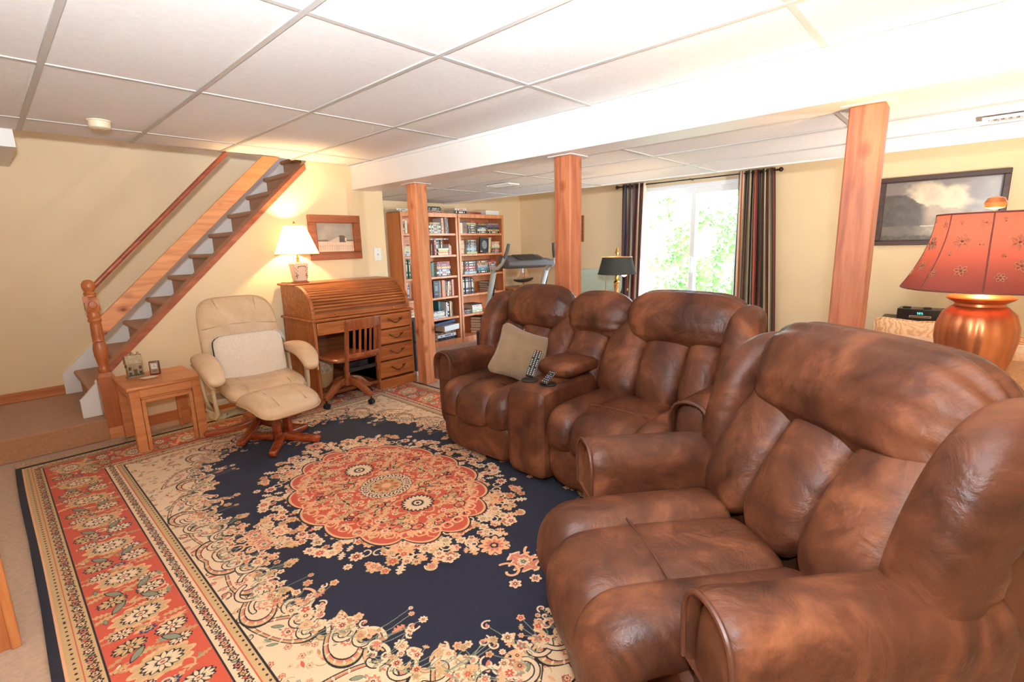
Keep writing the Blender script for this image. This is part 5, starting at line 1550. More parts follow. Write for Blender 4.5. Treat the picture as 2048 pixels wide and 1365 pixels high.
stack(R_c, 1, 4.855, 0.20, [(0.028, 'pale green', 'cream'), (0.022, 'teal', 'white'), (0.03, 'pale blue', 'white'), (0.026, 'blue', 'white'), (0.022, 'dark grey', 'cream'), (0.022, 'black', 'white'), (0.024, 'black', 'tan'), (0.022, 'dark grey', 'white')], 'left-hand')
stack(R_c, 1, 4.69, 0.11, [(0.07, 'grey brown', 'tan'), (0.07, 'grey brown', 'brown'), (0.05, 'pink', 'grey brown')], 'far left', y=YFR + 0.03, pf=True)
lb = thing('photo_book', 'black picture book with a grey oval on its cover, leaning on the second shelf', 'book', (5.085, YFR - 0.002, SHELF[1] + 0.001))
lb.rotation_euler = (math.radians(-6), math.radians(9), 0)
B(-0.085, 0.085, 0, 0.02, 0, 0.225).build('cover', bookmat('black'), lb, bevel=0.002)
MB().loft([[(0.005 + 0.052 * c * math.cos(a), -0.0004 - h, 0.125 + 0.062 * c * math.sin(a)) for a in [2 * PI * k / 24 for k in range(24)]] for c, h in ((1, 0), (0.98, 0.0012))]).build('cover_oval', bookmat('grey'), lb)
MB().box(-0.075, -0.04, -0.001, 0, 0.012, 0.026).box(0.045, 0.07, -0.001, 0, 0.012, 0.017).build('cover_print', bookmat('white'), lb)
row(R_c, 1, 5.19, [(0.014, 0.22, 'cream', 'white', 0.1), (0.03, 0.225, 'tan', 'yellow', 0.12)], 'leaning')
stack(R_c, 1, 5.34, 0.18, [(0.026, 'dark green', 'white'), (0.022, 'red', 'white'), (0.02, 'maroon', 'pink'), (0.022, 'pale green', 'yellow'), (0.022, 'cream', 'white'), (0.03, 'pink', 'white'), (0.024, 'tan', 'cream')], 'right-hand')
stack(R_c, 2, 4.815, 0.23, [(0.036, 'pale blue', 'white'), (0.036, 'maroon', 'white'), (0.036, 'red', 'white'), (0.036, 'dark brown', 'white'), (0.036, 'dark grey', 'white')], 'left-hand')
stack(R_c, 2, 4.655, 0.09, [(0.06, 'brown', 'tan'), (0.06, 'grey brown', 'tan'), (0.06, 'brown', 'tan')], 'far left', y=YFR + 0.02, pf=True)
stack(R_c, 2, 5.05, 0.22, [(0.036, 'black', 'white'), (0.04, 'teal', 'pale blue'), (0.036, 'pale blue', 'pink'), (0.034, 'orange', 'green'), (0.036, 'brown', 'cream')], 'middle')
stack(R_c, 2, 5.26, 0.17, [(0.03, 'black', 'cream'), (0.03, 'brown', 'cream'), (0.034, 'grey', 'pink'), (0.03, 'dark grey', 'white'), (0.03, 'pink', 'black'), (0.034, 'maroon', 'red')], 'right-hand', 0.05)
row(R_c, 3, 4.62, [(0.03, 0.21, 'pale green', 'black'), (0.036, 0.235, 'black', 'white'), (0.036, 0.235, 'dark grey', 'white'), (0.036, 0.235, 'black', 'white'), (0.036, 0.235, 'dark brown', 'pink'), (0.036, 0.235, 'black', 'white'), (0.03, 0.21, 'black', 'yellow')], 'left-hand')
stack(R_c, 3, 5.23, 0.16, [(0.018, 'pink', 'red'), (0.034, 'black', 'white'), (0.032, 'red', 'orange'), (0.034, 'black', 'white'), (0.034, 'dark grey', 'white')], 'right-hand')
stack(R_c, 4, 4.72, 0.16, [(0.03, 'black', 'grey'), (0.03, 'dark grey', 'tan')], 'front left')
stack(R_c, 4, 4.91, 0.20, [(0.04, 'pale green', 'white'), (0.04, 'white', 'cream'), (0.03, 'white', 'pink'), (0.018, 'black', 'dark grey')], 'middle')
stack(R_c, 5, 5.05, 0.22, [(0.04, 'dark brown', 'tan'), (0.04, 'black', 'tan'), (0.04, 'maroon', 'cream'), (0.04, 'dark brown', 'tan'), (0.04, 'dark brown', 'grey'), (0.04, 'black', 'tan')], 'dark encyclopedia', 0.5, y=YFR + 0.04, d=0.16)

# grey bin between the desk and the post
gb = thing('grey_box', 'slim dark grey upright box between the desk and the cedar post', 'box', (3.10, 4.35, 0))
M_grey = mat('slate_grey', srgb(72, 82, 84), 0.6, var=0.08)
B(-0.09, 0.09, -0.12, 0.12, 0.05, 0.60).build('cabinet', M_grey, gb, bevel=0.008)
B(-0.092, 0.092, -0.124, -0.11, 0.36, 0.385).build('band', M_black, gb)
B(-0.085, 0.085, -0.115, 0.115, 0.0, 0.05).build('base', M_white, gb, bevel=0.005)

# ---------------------------------------------------------------- treadmill, trunk and model boat
tm = thing('treadmill', 'silver and grey treadmill with its console in front of the bookcase', 'treadmill', (4.77, 4.575, 0), math.radians(-19.6))
M_silver = mat('silver_frame', srgb(206, 208, 204), 0.35, 0.3, var=0.03)
M_tgrey = mat('treadmill_grey', srgb(92, 88, 84), 0.6, var=0.06)
for s in (-1, 1):
    x = s * 0.375
    MB().sausage([(x, 0.0, 0.05), (x, -0.19, 0.46), (x, -0.40, 0.93), (x, -0.455, 1.04)], 0.032, 0.022, (1, 0, 0), n=5, K=12, M=12, end=(0.1, 0.1)).build('upright', M_silver, tm, angle=50)
    MB().tube([(x + 0.03, -0.02, 0.1), (x + 0.034, -0.25, 0.5), (x + 0.034, -0.42, 0.95)], 0.008, 8).build('cable', M_black, tm)
    MB().box(x - 0.045, x + 0.045, -0.06, 0.07, 0.0, 0.24).build('boot', M_black, tm, bevel=0.015)
    MB().superq((x, -0.15, 0.36), (0.05, 0.06, 0.04), (3, 3, 3), N=6).build('joint_cover', M_black, tm)
    hx_ = s * 0.385
    MB().tube([(hx_, -0.45, 1.03), (hx_, -0.50, 1.075), (hx_ * 0.98, -0.58, 1.09), (hx_ * 0.93, -0.66, 1.14), (hx_ * 0.9, -0.70, 1.21)], 0.022, 10).build('handrail', M_silver, tm)
    MB().tube([(hx_ * 0.9, -0.70, 1.20), (hx_ * 0.84, -0.72, 1.28), (hx_ * 0.80, -0.74, 1.37)], [0.022, 0.021, 0.019], 10).build('grip', M_tgrey, tm)
    MB().box(x - 0.03, x + 0.03, -1.40, 0.0, 0.08, 0.16).build('side_rail', M_tgrey, tm, bevel=0.01)
MB().prism([(-0.80, 1.115), (-0.78, 1.175), (-0.55, 1.235), (-0.50, 1.22), (-0.52, 1.09), (-0.72, 1.08)], 'X', -0.34, 0.20).build('console', M_tgrey, tm, bevel=0.015)
MB().prism([(-0.72, 1.10), (-0.70, 1.165), (-0.52, 1.19), (-0.50, 1.10)], 'X', 0.20, 0.34).build('console_tray', M_tgrey, tm, bevel=0.012)
MB().prism([(-0.78, 1.18), (-0.56, 1.238), (-0.56, 1.242), (-0.78, 1.184)], 'X', -0.18, 0.12).build('display', M_black, tm)
B(-0.34, 0.34, -1.38, 0.02, 0.09, 0.135).build('belt', M_black, tm)
MB().superq((0, 0.05, 0.15), (0.33, 0.17, 0.10), (6, 4, 3), N=12).build('motor_hood', M_tgrey, tm)
B(-0.06, -0.035, -0.6, -0.56, 1.02, 1.09).build('safety_clip', M_white, tm)
tk = thing('trunk', 'dark brown carved wooden chest with a tan top in the far corner', 'chest', (5.86, 5.30, 0))
M_chest = mat('chest_brown', srgb(84, 46, 30), 0.4, var=0.2)
B(-0.33, 0.33, -0.19, 0.20, 0.06, 0.66).build('body', M_chest, tk, bevel=0.01)
B(-0.35, 0.35, -0.21, 0.21, 0.66, 0.70).build('lid', M_oak, tk, bevel=0.008)
for s in (-1, 1):
    B(s * 0.30 - 0.03, s * 0.30 + 0.03, -0.19, 0.20, 0, 0.06).build('foot', M_chest, tk)
    for k in range(3):
        MB().tube([(s * (0.14 + 0.06 * k * math.cos(a)) , -0.193, 0.42 + 0.07 * (k + 1) * math.sin(a)) for a in [PI * q / 8 for q in range(9)]], 0.006, 6).build('carving', M_chest, tk)
sb = thing('model_sailboat', 'model sailboat with two tan sails on the chest in the far corner', 'model boat', (5.90, 5.24, 0.70))
def hull(t): return 0.045 * (1 - abs(t) ** 2.4) ** 0.6 + 0.002
rings = []
for k in range(15):
    t = -1 + 2 * k / 14
    wv, zb = hull(t), 0.065 + 0.03 * abs(t) ** 2.5
    rings.append([(t * 0.235, wv * math.cos(a), 0.118 + 0.012 * t * t + (zb - 0.118) * math.sin(a) if True else 0) for a in [PI * q / 10 for q in range(11)]])
MB().loft(rings).build('hull', mat('hull_dark', srgb(58, 56, 52), 0.4), sb, angle=80)
B(-0.07, 0.07, -0.035, 0.035, 0, 0.03).build('stand', mat('stand_cream', srgb(214, 196, 160), 0.6), sb, bevel=0.004)
B(-0.012, 0.012, -0.006, 0.006, 0.03, 0.08).build('stand_post', M_brass, sb)
MB().cyl((0.02, 0, 0.11), (0.02, 0, 0.43), 0.004, 8).build('mast', M_oak, sb)
M_sail = mat('sail_cloth', srgb(214, 176, 134), 0.8, var=0.05)
for pts in ([(-0.17, 0.004, 0.14), (0.01, 0.004, 0.15), (0.012, 0.004, 0.41)], [(0.03, 0.004, 0.15), (0.17, 0.004, 0.145), (0.028, 0.004, 0.42)]):
    m = MB(); n_ = len(pts)
    c = Vector((sum(p[0] for p in pts) / 3, -0.02, sum(p[2] for p in pts) / 3))
    m.add([Vector(p) for p in pts] + [c] + [Vector(p) + Vector((0, 0.002, 0)) for p in pts] + [c + Vector((0, 0.002, 0))], [(0, 1, 3), (1, 2, 3), (2, 0, 3), (5, 4, 7), (6, 5, 7), (4, 6, 7), (0, 4, 5, 1), (1, 5, 6, 2), (2, 6, 4, 0)])
    m.build('sail', M_sail, sb, smooth=False)

# ---------------------------------------------------------------- green office chair and black-shaded lamp behind the sofa
gc = thing('office_chair', 'pale green padded high-back chair behind the sofa, left of the window', 'chair', (4.42, 2.86, 0), math.radians(-47))
M_pale = mat('pale_green_fabric', srgb(160, 172, 156), 0.85, var=0.06, scale=40, bump=0.2, bscale=300)
MB().superq((0, 0.16, 0.93), (0.27, 0.06, 0.155), (5, 3, 4), N=16).build('headrest', M_pale, gc, angle=180)
MB().superq((0, 0.17, 0.68), (0.275, 0.065, 0.15), (6, 3, 5), N=16).build('backrest', M_pale, gc, angle=180)
MB().superq((0, -0.07, 0.46), (0.26, 0.25, 0.06), (5, 5, 3), N=16).build('seat', M_pale, gc, angle=180)
MB().cyl((0, 0, 0.10), (0, 0, 0.42), 0.03).build('column', M_black, gc)
for k in range(5):
    a = 2 * PI * k / 5
    l = MB().sausage([(0, 0, 0.12), (0.15 * math.cos(a), 0.15 * math.sin(a), 0.10), (0.28 * math.cos(a), 0.28 * math.sin(a), 0.075)], 0.022, 0.016, (-math.sin(a), math.cos(a), 0), K=10, M=8).build('base_leg', M_black, gc)
    MB().superq((0.27 * math.cos(a), 0.27 * math.sin(a), 0.03), (0.025, 0.025, 0.03), (2, 2, 2), N=5).build('caster', M_black, l)
fl = thing('floor_lamp', 'brass lamp with a black empire shade and pull chains behind the sofa', 'lamp', (3.975, 2.385, 0))
M_gold = mat('lamp_gold', srgb(224, 168, 112), 0.3, 0.8, var=0.1)
MB().lathe([(0.14, 0), (0.14, 0.015), (0.06, 0.03), (0.02, 0.05)], n=24).build('base', M_gold, fl)
tw = MB()                                                # twisted column
rings = []
for k in range(90):
    z = 0.05 + 0.94 * k / 89
    rings.append([((0.016 + 0.006 * math.cos(3 * a)) * math.cos(a + z * 26), (0.016 + 0.006 * math.cos(3 * a)) * math.sin(a + z * 26), z) for a in [2 * PI * q / 18 for q in range(18)]])
tw.loft(rings); tw.build('column', M_gold, fl, angle=180)
MB().lathe([(0.02, 0.985), (0.028, 0.99), (0.028, 1.0), (0.016, 1.01), (0.018, 1.03), (0.014, 1.06)], n=16).build('socket', M_brass, fl)
M_bshade = mat('black_shade', srgb(52, 56, 54), 0.7, var=0.05)
shd = MB().lathe([(0.172, 1.073), (0.133, 1.225), (0.131, 1.225), (0.170, 1.073)], n=40).build('lamp_shade', M_bshade, fl, angle=60)
for (r, z) in ((0.173, 1.074), (0.134, 1.225)):
    MB().tube([(r * math.cos(2 * PI * k / 40), r * math.sin(2 * PI * k / 40), z) for k in range(41)], 0.003, 6).build('trim_ring', M_gold if z > 1.1 else M_bshade, shd)
MB().lathe([(0.004, 1.05), (0.004, 1.235), (0.012, 1.24), (0.006, 1.25), (0.018, 1.262), (0.016, 1.275), (0.008, 1.30), (0.001, 1.315)], n=12).build('finial', M_brass, fl)
for s in (-1, 1):
    p = (s * 0.10 * 0.68, -s * 0.10 * 0.73)
    cc = MB().tube([(p[0], p[1], 1.09), (p[0], p[1], 0.935)], 0.002, 6)
    cc.superq((p[0], p[1], 0.925), (0.008, 0.008, 0.012), (2, 2, 2), N=5).build('pull_chain', M_brass, fl)
MB().superq((0.045, -0.05, 1.075), (0.026, 0.026, 0.03), (2, 2, 2), N=8).build('bulb', M_bulb, fl)
light('floor_lamp_light', 'POINT', (4.02, 2.335, 1.12), 9, (1.0, 0.66, 0.36), 0.03)

# ---------------------------------------------------------------- curtains
rod = thing('curtain_rod', 'dark bronze curtain rod with ball finials above the glass door', 'curtain rod', (6.15, 2.68, 2.098))
M_bronze = mat('bronze', srgb(60, 50, 44), 0.4, 0.6)
MB().cyl((0, -0.98, 0), (0, 0.98, 0), 0.009, 10).build('pole', M_bronze, rod)
for s in (-1, 1):
    MB().lathe([(0.008, 0), (0.016, 0.006), (0.010, 0.014), (0.012, 0.024), (0.024, 0.036), (0.026, 0.05), (0.018, 0.062), (0.006, 0.07)], n=14).build('finial', M_bronze, rod, loc=(0, s * 0.98, 0)).rotation_euler = (-s * PI / 2, 0, 0)
for y in (-0.90, 0.0, 0.90):
    MB().cyl((0, y, 0), (0.10, y, 0.0), 0.006, 8).lathe([(0.014, 0), (0.012, 0.012), (0.004, 0.014)], (0, y), 10).build('bracket', M_bronze, rod)
SC = [mat('curtain_' + n, srgb(*c), 0.9, var=0.08, scale=60) for n, c in (('slate', (70, 76, 84)), ('burgundy', (118, 50, 44)), ('cream', (206, 186, 150)), ('charcoal', (46, 44, 38)), ('olive', (104, 98, 74)), ('rust', (160, 80, 60)))]
def curtain(lab, y0, y1, yb0, yb1, seq, folds, ph):
    c = thing('striped_curtain', lab, 'curtain', (6.15, 0, 0))
    N, rows = 220, 26
    m = MB()
    vs = []
    for j in range(rows + 1):
        t = j / rows
        z = 2.125 - 2.10 * t
        for i in range(N + 1):
            u = i / N
            a, b = y0 + (yb0 - y0) * t, y1 + (yb1 - y1) * t
            y = a + (b - a) * u + 0.006 * math.sin(u * 17 + t * 3)
            x = 0.030 * math.sin(u * folds * 2 * PI + ph + 0.5 * math.sin(t * 3)) * (0.75 + 0.4 * t) + 0.006 * math.sin(u * 31 + t * 4)
            vs.append((x, y, z))
    m.v = vs
    for j in range(rows):
        for i in range(N):
            k = j * (N + 1) + i
            m.f.append((k, k + 1, k + N + 2, k + N + 1))
            m.m.append(seq[int(i / N * len(seq)) % len(seq)])
    o = m.build('fabric', SC, c, angle=180)
    md = o.modifiers.new('thickness', 'SOLIDIFY'); md.thickness = 0.003
    for k in range(folds):
        yy = y0 + (y1 - y0) * (k + 0.5) / folds
        g = MB().tube([(0.0 + 0.0, yy + 0.018 * math.cos(a), 2.098 - 0 + 0.018 * math.sin(a)) for a in [2 * PI * q / 14 for q in range(15)]], 0.004, 6)
        g.build('grommet', M_bronze, c)
    return c
# the cloth is mirrored so that y0 is the left edge in view
curtain('striped curtain panel at the left of the glass door', 3.625, 3.275, 3.64, 3.33, [3, 0, 0, 4, 1, 0, 0, 2, 0, 3, 0, 0, 1, 0, 2, 4, 0, 0, 2, 0, 1, 0, 4, 2, 0, 1, 1, 2, 0, 5, 1, 2, 3, 1, 2, 2], 5, 0.3)
curtain('striped curtain panel at the right of the glass door', 2.105, 1.725, 2.10, 1.575, [1, 2, 4, 3, 2, 5, 2, 4, 3, 3, 2, 1, 3, 4, 2, 3, 3, 0, 2, 3, 5, 1, 3, 4, 3, 2, 5, 1, 3, 3, 2, 4, 1, 5, 3, 2, 4, 3, 1, 3], 5, 1.2)

# ---------------------------------------------------------------- pictures on the window wall
def lake_image():
    h, w = 300, 440
    y, x = np.mgrid[0:h, 0:w].astype(np.float32); y /= h; x /= w
    n = fbm(h, w, 3, 21, 6); n2 = fbm(h, w, 8, 33, 5); n3 = fbm(h, w, 26, 41, 3)
    S = lambda r, g, b: np.array(srgb(r, g, b)[:3], np.float32)
    sm = lambda v: np.clip(v, 0, 1)[..., None] ** 2 * (3 - 2 * np.clip(v, 0, 1)[..., None])
    def lay(im, m, c, tex): return im * (1 - m) + c * tex[..., None] * m
    im = np.ones((h, w, 3), np.float32) * S(136, 124, 116)
    im = lay(im, sm(1.55 - 2.6 * np.hypot((x - 0.52) * 1.1, (y - 0.34) * 1.7) + 2.4 * (n - 0.5)), S(232, 214, 180), np.ones_like(x))
    im = lay(im, sm((x - 0.62) * 2.2) * 0.75, S(186, 188, 190), 0.85 + 0.3 * n2)
    im = lay(im, sm(3.0 * (n - 0.54)) * sm(1.4 - 2 * y) * 0.5, S(150, 136, 124), 0.8 + 0.5 * n2)
    ridge = 0.50 + 0.12 * (n2 - 0.5) - 0.12 * np.exp(-((x - 0.45) / 0.10) ** 2) - 0.06 * np.exp(-((x - 0.62) / 0.07) ** 2)
    im = lay(im, sm((y - ridge) * 22) * 0.75, S(176, 156, 134), 0.6 + 0.8 * n2)
    cliff = np.maximum(0.20 + 0.9 * np.clip(x - 0.20, 0, 1) ** 0.9 + 0.08 * (n2 - 0.5), 0.18 + 0.05 * n)
    im = lay(im, sm((y - cliff) * 26) * sm((0.42 - x + 0.05 * n2) * 9), S(96, 86, 78), 0.5 + 1.0 * n2 * (0.6 + 0.8 * n3))
    tree = 0.76 - 0.55 * np.clip(x - 0.62, 0, 1) - 0.20 * (n3 - 0.3) * np.clip((x - 0.58) * 6, 0, 1)
    im = lay(im, sm((y - tree) * 16) * sm((x - 0.58) * 9) * 0.85, S(122, 130, 136), 0.45 + 1.1 * n3)
    im = lay(im, sm((y - 0.74) * 40), S(120, 108, 98), 0.6 + 0.5 * n + 0.3 * n3)
    im = lay(im, sm((y - 0.74) * 40) * sm(1.2 - 5 * np.abs(x - 0.52)) * 0.6, S(206, 190, 164), 0.7 + 0.5 * n3)
    im = lay(im, (np.exp(-((y - 0.755 - 0.006 * n3) / 0.006) ** 2) * (x > 0.36) * (x < 0.62))[..., None], S(236, 228, 210), np.ones_like(x))
    im = lay(im, sm((y - 0.89 - 0.05 * (n2 - 0.5)) * 20), S(96, 90, 72), 0.5 + 1.0 * n3)
    im = np.clip(im * 0.95, 0, 1)
    return np_image('mountain_lake', im)
M_dframe = wood('dark_frame', srgb(52, 34, 30), srgb(76, 50, 42), 'X', 1.0, rough=0.45)
picture('landscape_painting', 'large dark-framed landscape painting of a cloudy mountain lake', (XW, 0.298, 1.583), -PI / 2, 0.925, 0.65, 0.045, 0.035, M_dframe, image_mat('lake_canvas', lake_image(), 0.28))
def plain_image():
    n = fbm(64, 64, 3, 2)
    return np_image('small_print', (np.array(srgb(150, 120, 90)[:3], np.float32) * (0.7 + 0.6 * n[..., None])))
picture('small_picture', 'small brown-framed picture half hidden by the middle post', (XW, 4.52, 1.572), -PI / 2, 0.40, 0.385, 0.05, 0.025, M_frame1, image_mat('small_canvas', plain_image(), 0.5))

# ---------------------------------------------------------------- black cabinet with a disc radio
bcb = thing('black_cabinet', 'low black wooden cabinet with slatted front under the large painting', 'cabinet', (6.03, 0.27, 0))
B(-0.19, 0.20, -0.30, 0.30, 0.05, 0.54).build('body', M_blackwood, bcb, bevel=0.004)
B(-0.235, 0.205, -0.335, 0.335, 0.54, 0.57).build('top_board', M_blackwood, bcb, bevel=0.008)
B(-0.18, 0.19, -0.28, 0.28, 0.0, 0.05).build('plinth', M_blackwood, bcb)
dd = B(-0.20, -0.185, -0.26, 0.26, 0.08, 0.52).build('door', M_blackwood, bcb, bevel=0.003)
s0 = None
for k in range(12):
    z = 0.12 + 0.034 * k
    if s0 is None:
        s0 = MB().box(-0.012, 0.0, -0.19, 0.19, -0.009, 0.009).build('slat', M_blackwood, dd, loc=(-0.2, 0, z)); s0.rotation_euler = (0, 0.5, 0)
    else:
        copy_part(s0, dd, (-0.2, 0, z))
ra = thing('disc_radio', 'black disc player radio with a blue-green clock display on the cabinet', 'radio', (5.93, 0.30, 0.571))
M_rad = mat('radio_black', srgb(40, 36, 32), 0.3, var=0.05)
MB().loft([[(x + 0.02, y, z) for x, y in ((-0.10, -0.175), (-0.125, -0.09), (-0.13, 0), (-0.125, 0.09), (-0.10, 0.175), (0.09, 0.165), (0.09, -0.165))] for z in (0, 0.012, 0.10, 0.108)]).build('body', M_rad, ra, bevel=0.006)
B(-0.112, -0.104, -0.08, 0.08, 0.032, 0.052).build('disc_slot_plate', M_chrome, ra); B(-0.1135, -0.111, -0.07, 0.07, 0.039, 0.044).build('disc_slot', M_black, ra)
M_lcd = mat('display_digits', (0.05, 0.6, 0.6, 1), 0.4, emit=((0.1, 0.8, 0.8, 1), 1.5))
dg = MB()
def seg(y, z, s, n):
    on = {'5': 'afgcd', '8': 'abcdefg', '1': 'bc', '2': 'abged'}[n]
    R_ = dict(a=(0, 1, 1), g=(0, 0, 1), d=(0, -1, 1), f=(1, 0.5, 0), b=(-1, 0.5, 0), e=(1, -0.5, 0), c=(-1, -0.5, 0))
    for q in on:
        dy, dz, hz = R_[q]
        if hz: dg.box(-0.1125, -0.1115, y - s * 0.5, y + s * 0.5, z + dz * s - 0.0012, z + dz * s + 0.0012)
        else: dg.box(-0.1125, -0.1115, y + dy * s * 0.5 - 0.0012, y + dy * s * 0.5 + 0.0012, z + dz * s - s * 0.45, z + dz * s + s * 0.45)
for i, nn in enumerate('8585'):
    pass
seg(0.018, 0.073, 0.008, '5'); seg(0.004, 0.073, 0.008, '8'); seg(-0.012, 0.073, 0.008, '5')
dg.build('clock_digits', M_lcd, ra, smooth=False)
for y in (0.11, -0.04):
    MB().superq((0.0, y, 0.114), (0.03, 0.032, 0.008), (4, 4, 3), N=6).build('top_button', M_black, ra)

# ---------------------------------------------------------------- beige sofa seen over the recliner
M_chen = mat('beige_chenille', srgb(206, 160, 116), 0.95, var=0.10, scale=70, bump=0.6, bscale=240, sheen=0.4)
b2 = thing('beige_sofa', 'beige chenille sofa behind the brown recliner and its lamp', 'sofa', (3.72, 0.0, 0))
MB().superq((-0.34, -0.02, 0.45), (0.13, 0.98, 0.345), (4, 12, 3.4), N=22).build('backrest', M_chen, b2, angle=180)
for y in (-0.5, 0.45):
    MB().superq((0.12, y, 0.40), (0.38, 0.47, 0.08), (6, 8, 3), N=14).build('seat_cushion', M_chen, b2, angle=180)
    MB().superq((-0.17, y, 0.62), (0.10, 0.46, 0.17), (3, 7, 4), N=14).build('back_cushion', M_chen, b2, angle=180)
B(-0.36, 0.46, -0.96, 0.92, 0.06, 0.32).build('base', M_chen, b2, bevel=0.02)
for y in (-0.98, 0.93):
    MB().sausage([(-0.40, y, 0.46), (0, y, 0.50), (0.46, y, 0.50)], 0.11, 0.13, (0, 1, 0), n=2.8, K=24, M=18, end=(0.4, 0.4)).build('arm', M_chen, b2, angle=180)
for x in (-0.32, 0.42):
    for y in (-0.9, 0.86):
        B(x - 0.03, x + 0.03, y - 0.03, y + 0.03, 0, 0.06).build('foot', M_black, b2)
def pillow2(name, lab, loc, rot, s, mt, pipe=None):
    p = thing(name, lab, 'pillow', loc); p.rotation_euler = rot
    def pd(q):
        f = 1 - 0.12 * (1 - (abs(q.x) / s) ** 2) * (abs(q.y) / s) ** 2 - 0.12 * (1 - (abs(q.y) / s) ** 2) * (abs(q.x) / s) ** 2
        e = max(0.06, 1 - (abs(q.x) / (s * 1.02)) ** 2.6) * max(0.06, 1 - (abs(q.y) / (s * 1.02)) ** 2.6)
        return (q.x * f, q.y * f, q.z * e ** 0.6)
    c_ = MB().superq((0, 0, 0), (s, s, 0.08), (9, 9, 3), N=18, deform=pd).build('cushion', mt, p, angle=180)
    rr = []
    for k in range(41):
        t = 2 * PI * k / 40
        n_ = 9
        q = Vector((s * math.copysign(abs(math.cos(t)) ** (2 / n_), math.cos(t)), s * math.copysign(abs(math.sin(t)) ** (2 / n_), math.sin(t)), 0))
        rr.append(pd(q))
    MB().tube(rr, 0.006, 6).build('piping', mt if pipe is None else pipe, p)
    return p
mp_, ntp, bpn = nodes_of('paisley_cloth')                # scrolling two-tone cloth
tcp = ntp.nodes.new('ShaderNodeTexCoord'); wv = ntp.nodes.new('ShaderNodeTexWave'); wv.wave_type = 'RINGS'; wv.inputs['Scale'].default_value = 14; wv.inputs['Distortion'].default_value = 9; wv.inputs['Detail'].default_value = 1.5; wv.inputs['Detail Scale'].default_value = 1.6
rp_ = ntp.nodes.new('ShaderNodeValToRGB'); rp_.color_ramp.elements[0].color = srgb(206, 156, 112); rp_.color_ramp.elements[1].color = srgb(232, 196, 154)
ntp.links.new(tcp.outputs['Object'], wv.inputs[0]); ntp.links.new(wv.outputs[1], rp_.inputs[0]); ntp.links.new(rp_.outputs[0], bpn.inputs['Base Color']); bpn.inputs['Roughness'].default_value = 0.85
mr_, ntr, brn = nodes_of('ribbed_cloth')
tcr = ntr.nodes.new('ShaderNodeTexCoord'); wr_ = ntr.nodes.new('ShaderNodeTexWave'); wr_.inputs['Scale'].default_value = 22; wr_.inputs['Distortion'].default_value = 0.6
rr_ = ntr.nodes.new('ShaderNodeValToRGB'); rr_.color_ramp.elements[0].color = srgb(176, 110, 66); rr_.color_ramp.elements[1].color = srgb(214, 154, 104)
brr = ntr.nodes.new('ShaderNodeBump'); brr.inputs['Strength'].default_value = 0.6; brr.inputs['Distance'].default_value = 0.01
ntr.links.new(tcr.outputs['Object'], wr_.inputs[0]); ntr.links.new(wr_.outputs[1], rr_.inputs[0]); ntr.links.new(rr_.outputs[0], brn.inputs['Base Color']); ntr.links.new(wr_.outputs[1], brr.inputs['Height']); ntr.links.new(brr.outputs[0], brn.inputs['Normal']); brn.inputs['Roughness'].default_value = 0.9
pillow2('paisley_pillow', 'scroll-patterned cream pillow on the beige sofa, below the disc radio', (3.72, 0.20, 0.655), (0, math.radians(-78), 0), 0.22, mp_)
pillow2('ribbed_pillow', 'ribbed tan pillow on the beige sofa, right of the copper lamp', (3.72, -0.30, 0.60), (0.25, math.radians(-75), 0), 0.22, mr_)
pillow2('brown_pillow', 'dark brown pillow at the left end of the beige sofa', (3.74, 0.62, 0.60), (0.2, math.radians(-70), 0), 0.19, mat('brown_cloth', srgb(120, 84, 56), 0.9, var=0.2, scale=40))

# ---------------------------------------------------------------- end table, copper lamp with an embroidered shade, cables
et = thing('end_table', 'dark wooden end table behind the brown recliner carrying the copper lamp', 'table', (2.40, -0.06, 0))
M_dw = wood('dark_wood', srgb(46, 24, 16), srgb(70, 40, 26), 'X', 1.0)
B(-0.27, 0.27, -0.27, 0.27, 0.69, 0.72).build('tabletop', M_dw, et, bevel=0.006)
for sx in (-1, 1):
    for sy in (-1, 1):
        MB().loft([[(sx * 0.235 + a * w, sy * 0.235 + b * w, z) for a, b in ((-1, -1), (1, -1), (1, 1), (-1, 1))] for w, z in ((0.022, 0), (0.034, 0.69))]).build('leg', M_dw, et)
B(-0.22, 0.22, -0.22, 0.22, 0.60, 0.69).build('apron', M_dw, et)
B(-0.23, 0.23, -0.23, 0.23, 0.16, 0.18).build('lower_shelf', M_dw, et)
cl_ = thing('copper_lamp', 'fluted copper urn lamp with a red embroidered bell shade', 'lamp', (2.41, -0.035, 0.72))
M_cop = mat('copper', srgb(196, 122, 78), 0.34, 0.75, var=0.18, scale=14)
prof = [(0.066, 0.0), (0.07, 0.012), (0.052, 0.022), (0.05, 0.035), (0.062, 0.07), (0.082, 0.13), (0.101, 0.20), (0.112, 0.27), (0.111, 0.31), (0.098, 0.355), (0.078, 0.378), (0.07, 0.383)]
rings = []
for r, z in prof:
    fl_ = 1.0 if 0.05 < z < 0.37 else 0.0
    ring_ = []
    for k in range(128):
        a = 2 * PI * k / 128
        g = (a / (2 * PI) * 16) % 1
        d = -0.006 * fl_ * (math.exp(-((g - 0.07) / 0.035) ** 2) + math.exp(-((g - 0.93) / 0.035) ** 2)) + 0.004 * fl_ * math.sin(PI * g)
        ring_.append(((r + d) * math.cos(a), (r + d) * math.sin(a), z))
    rings.append(ring_)
MB().loft(rings).build('urn', M_cop, cl_, angle=80)
MB().lathe([(0.07, 0.382), (0.068, 0.392), (0.088, 0.404), (0.094, 0.410), (0.092, 0.415), (0.07, 0.424), (0.045, 0.434), (0.02, 0.438)], n=40).build('collar', M_cop, cl_, angle=60)
MB().cyl((0, 0, 0.43), (0, 0, 0.70), 0.006, 8).build('stem', M_brass, cl_)
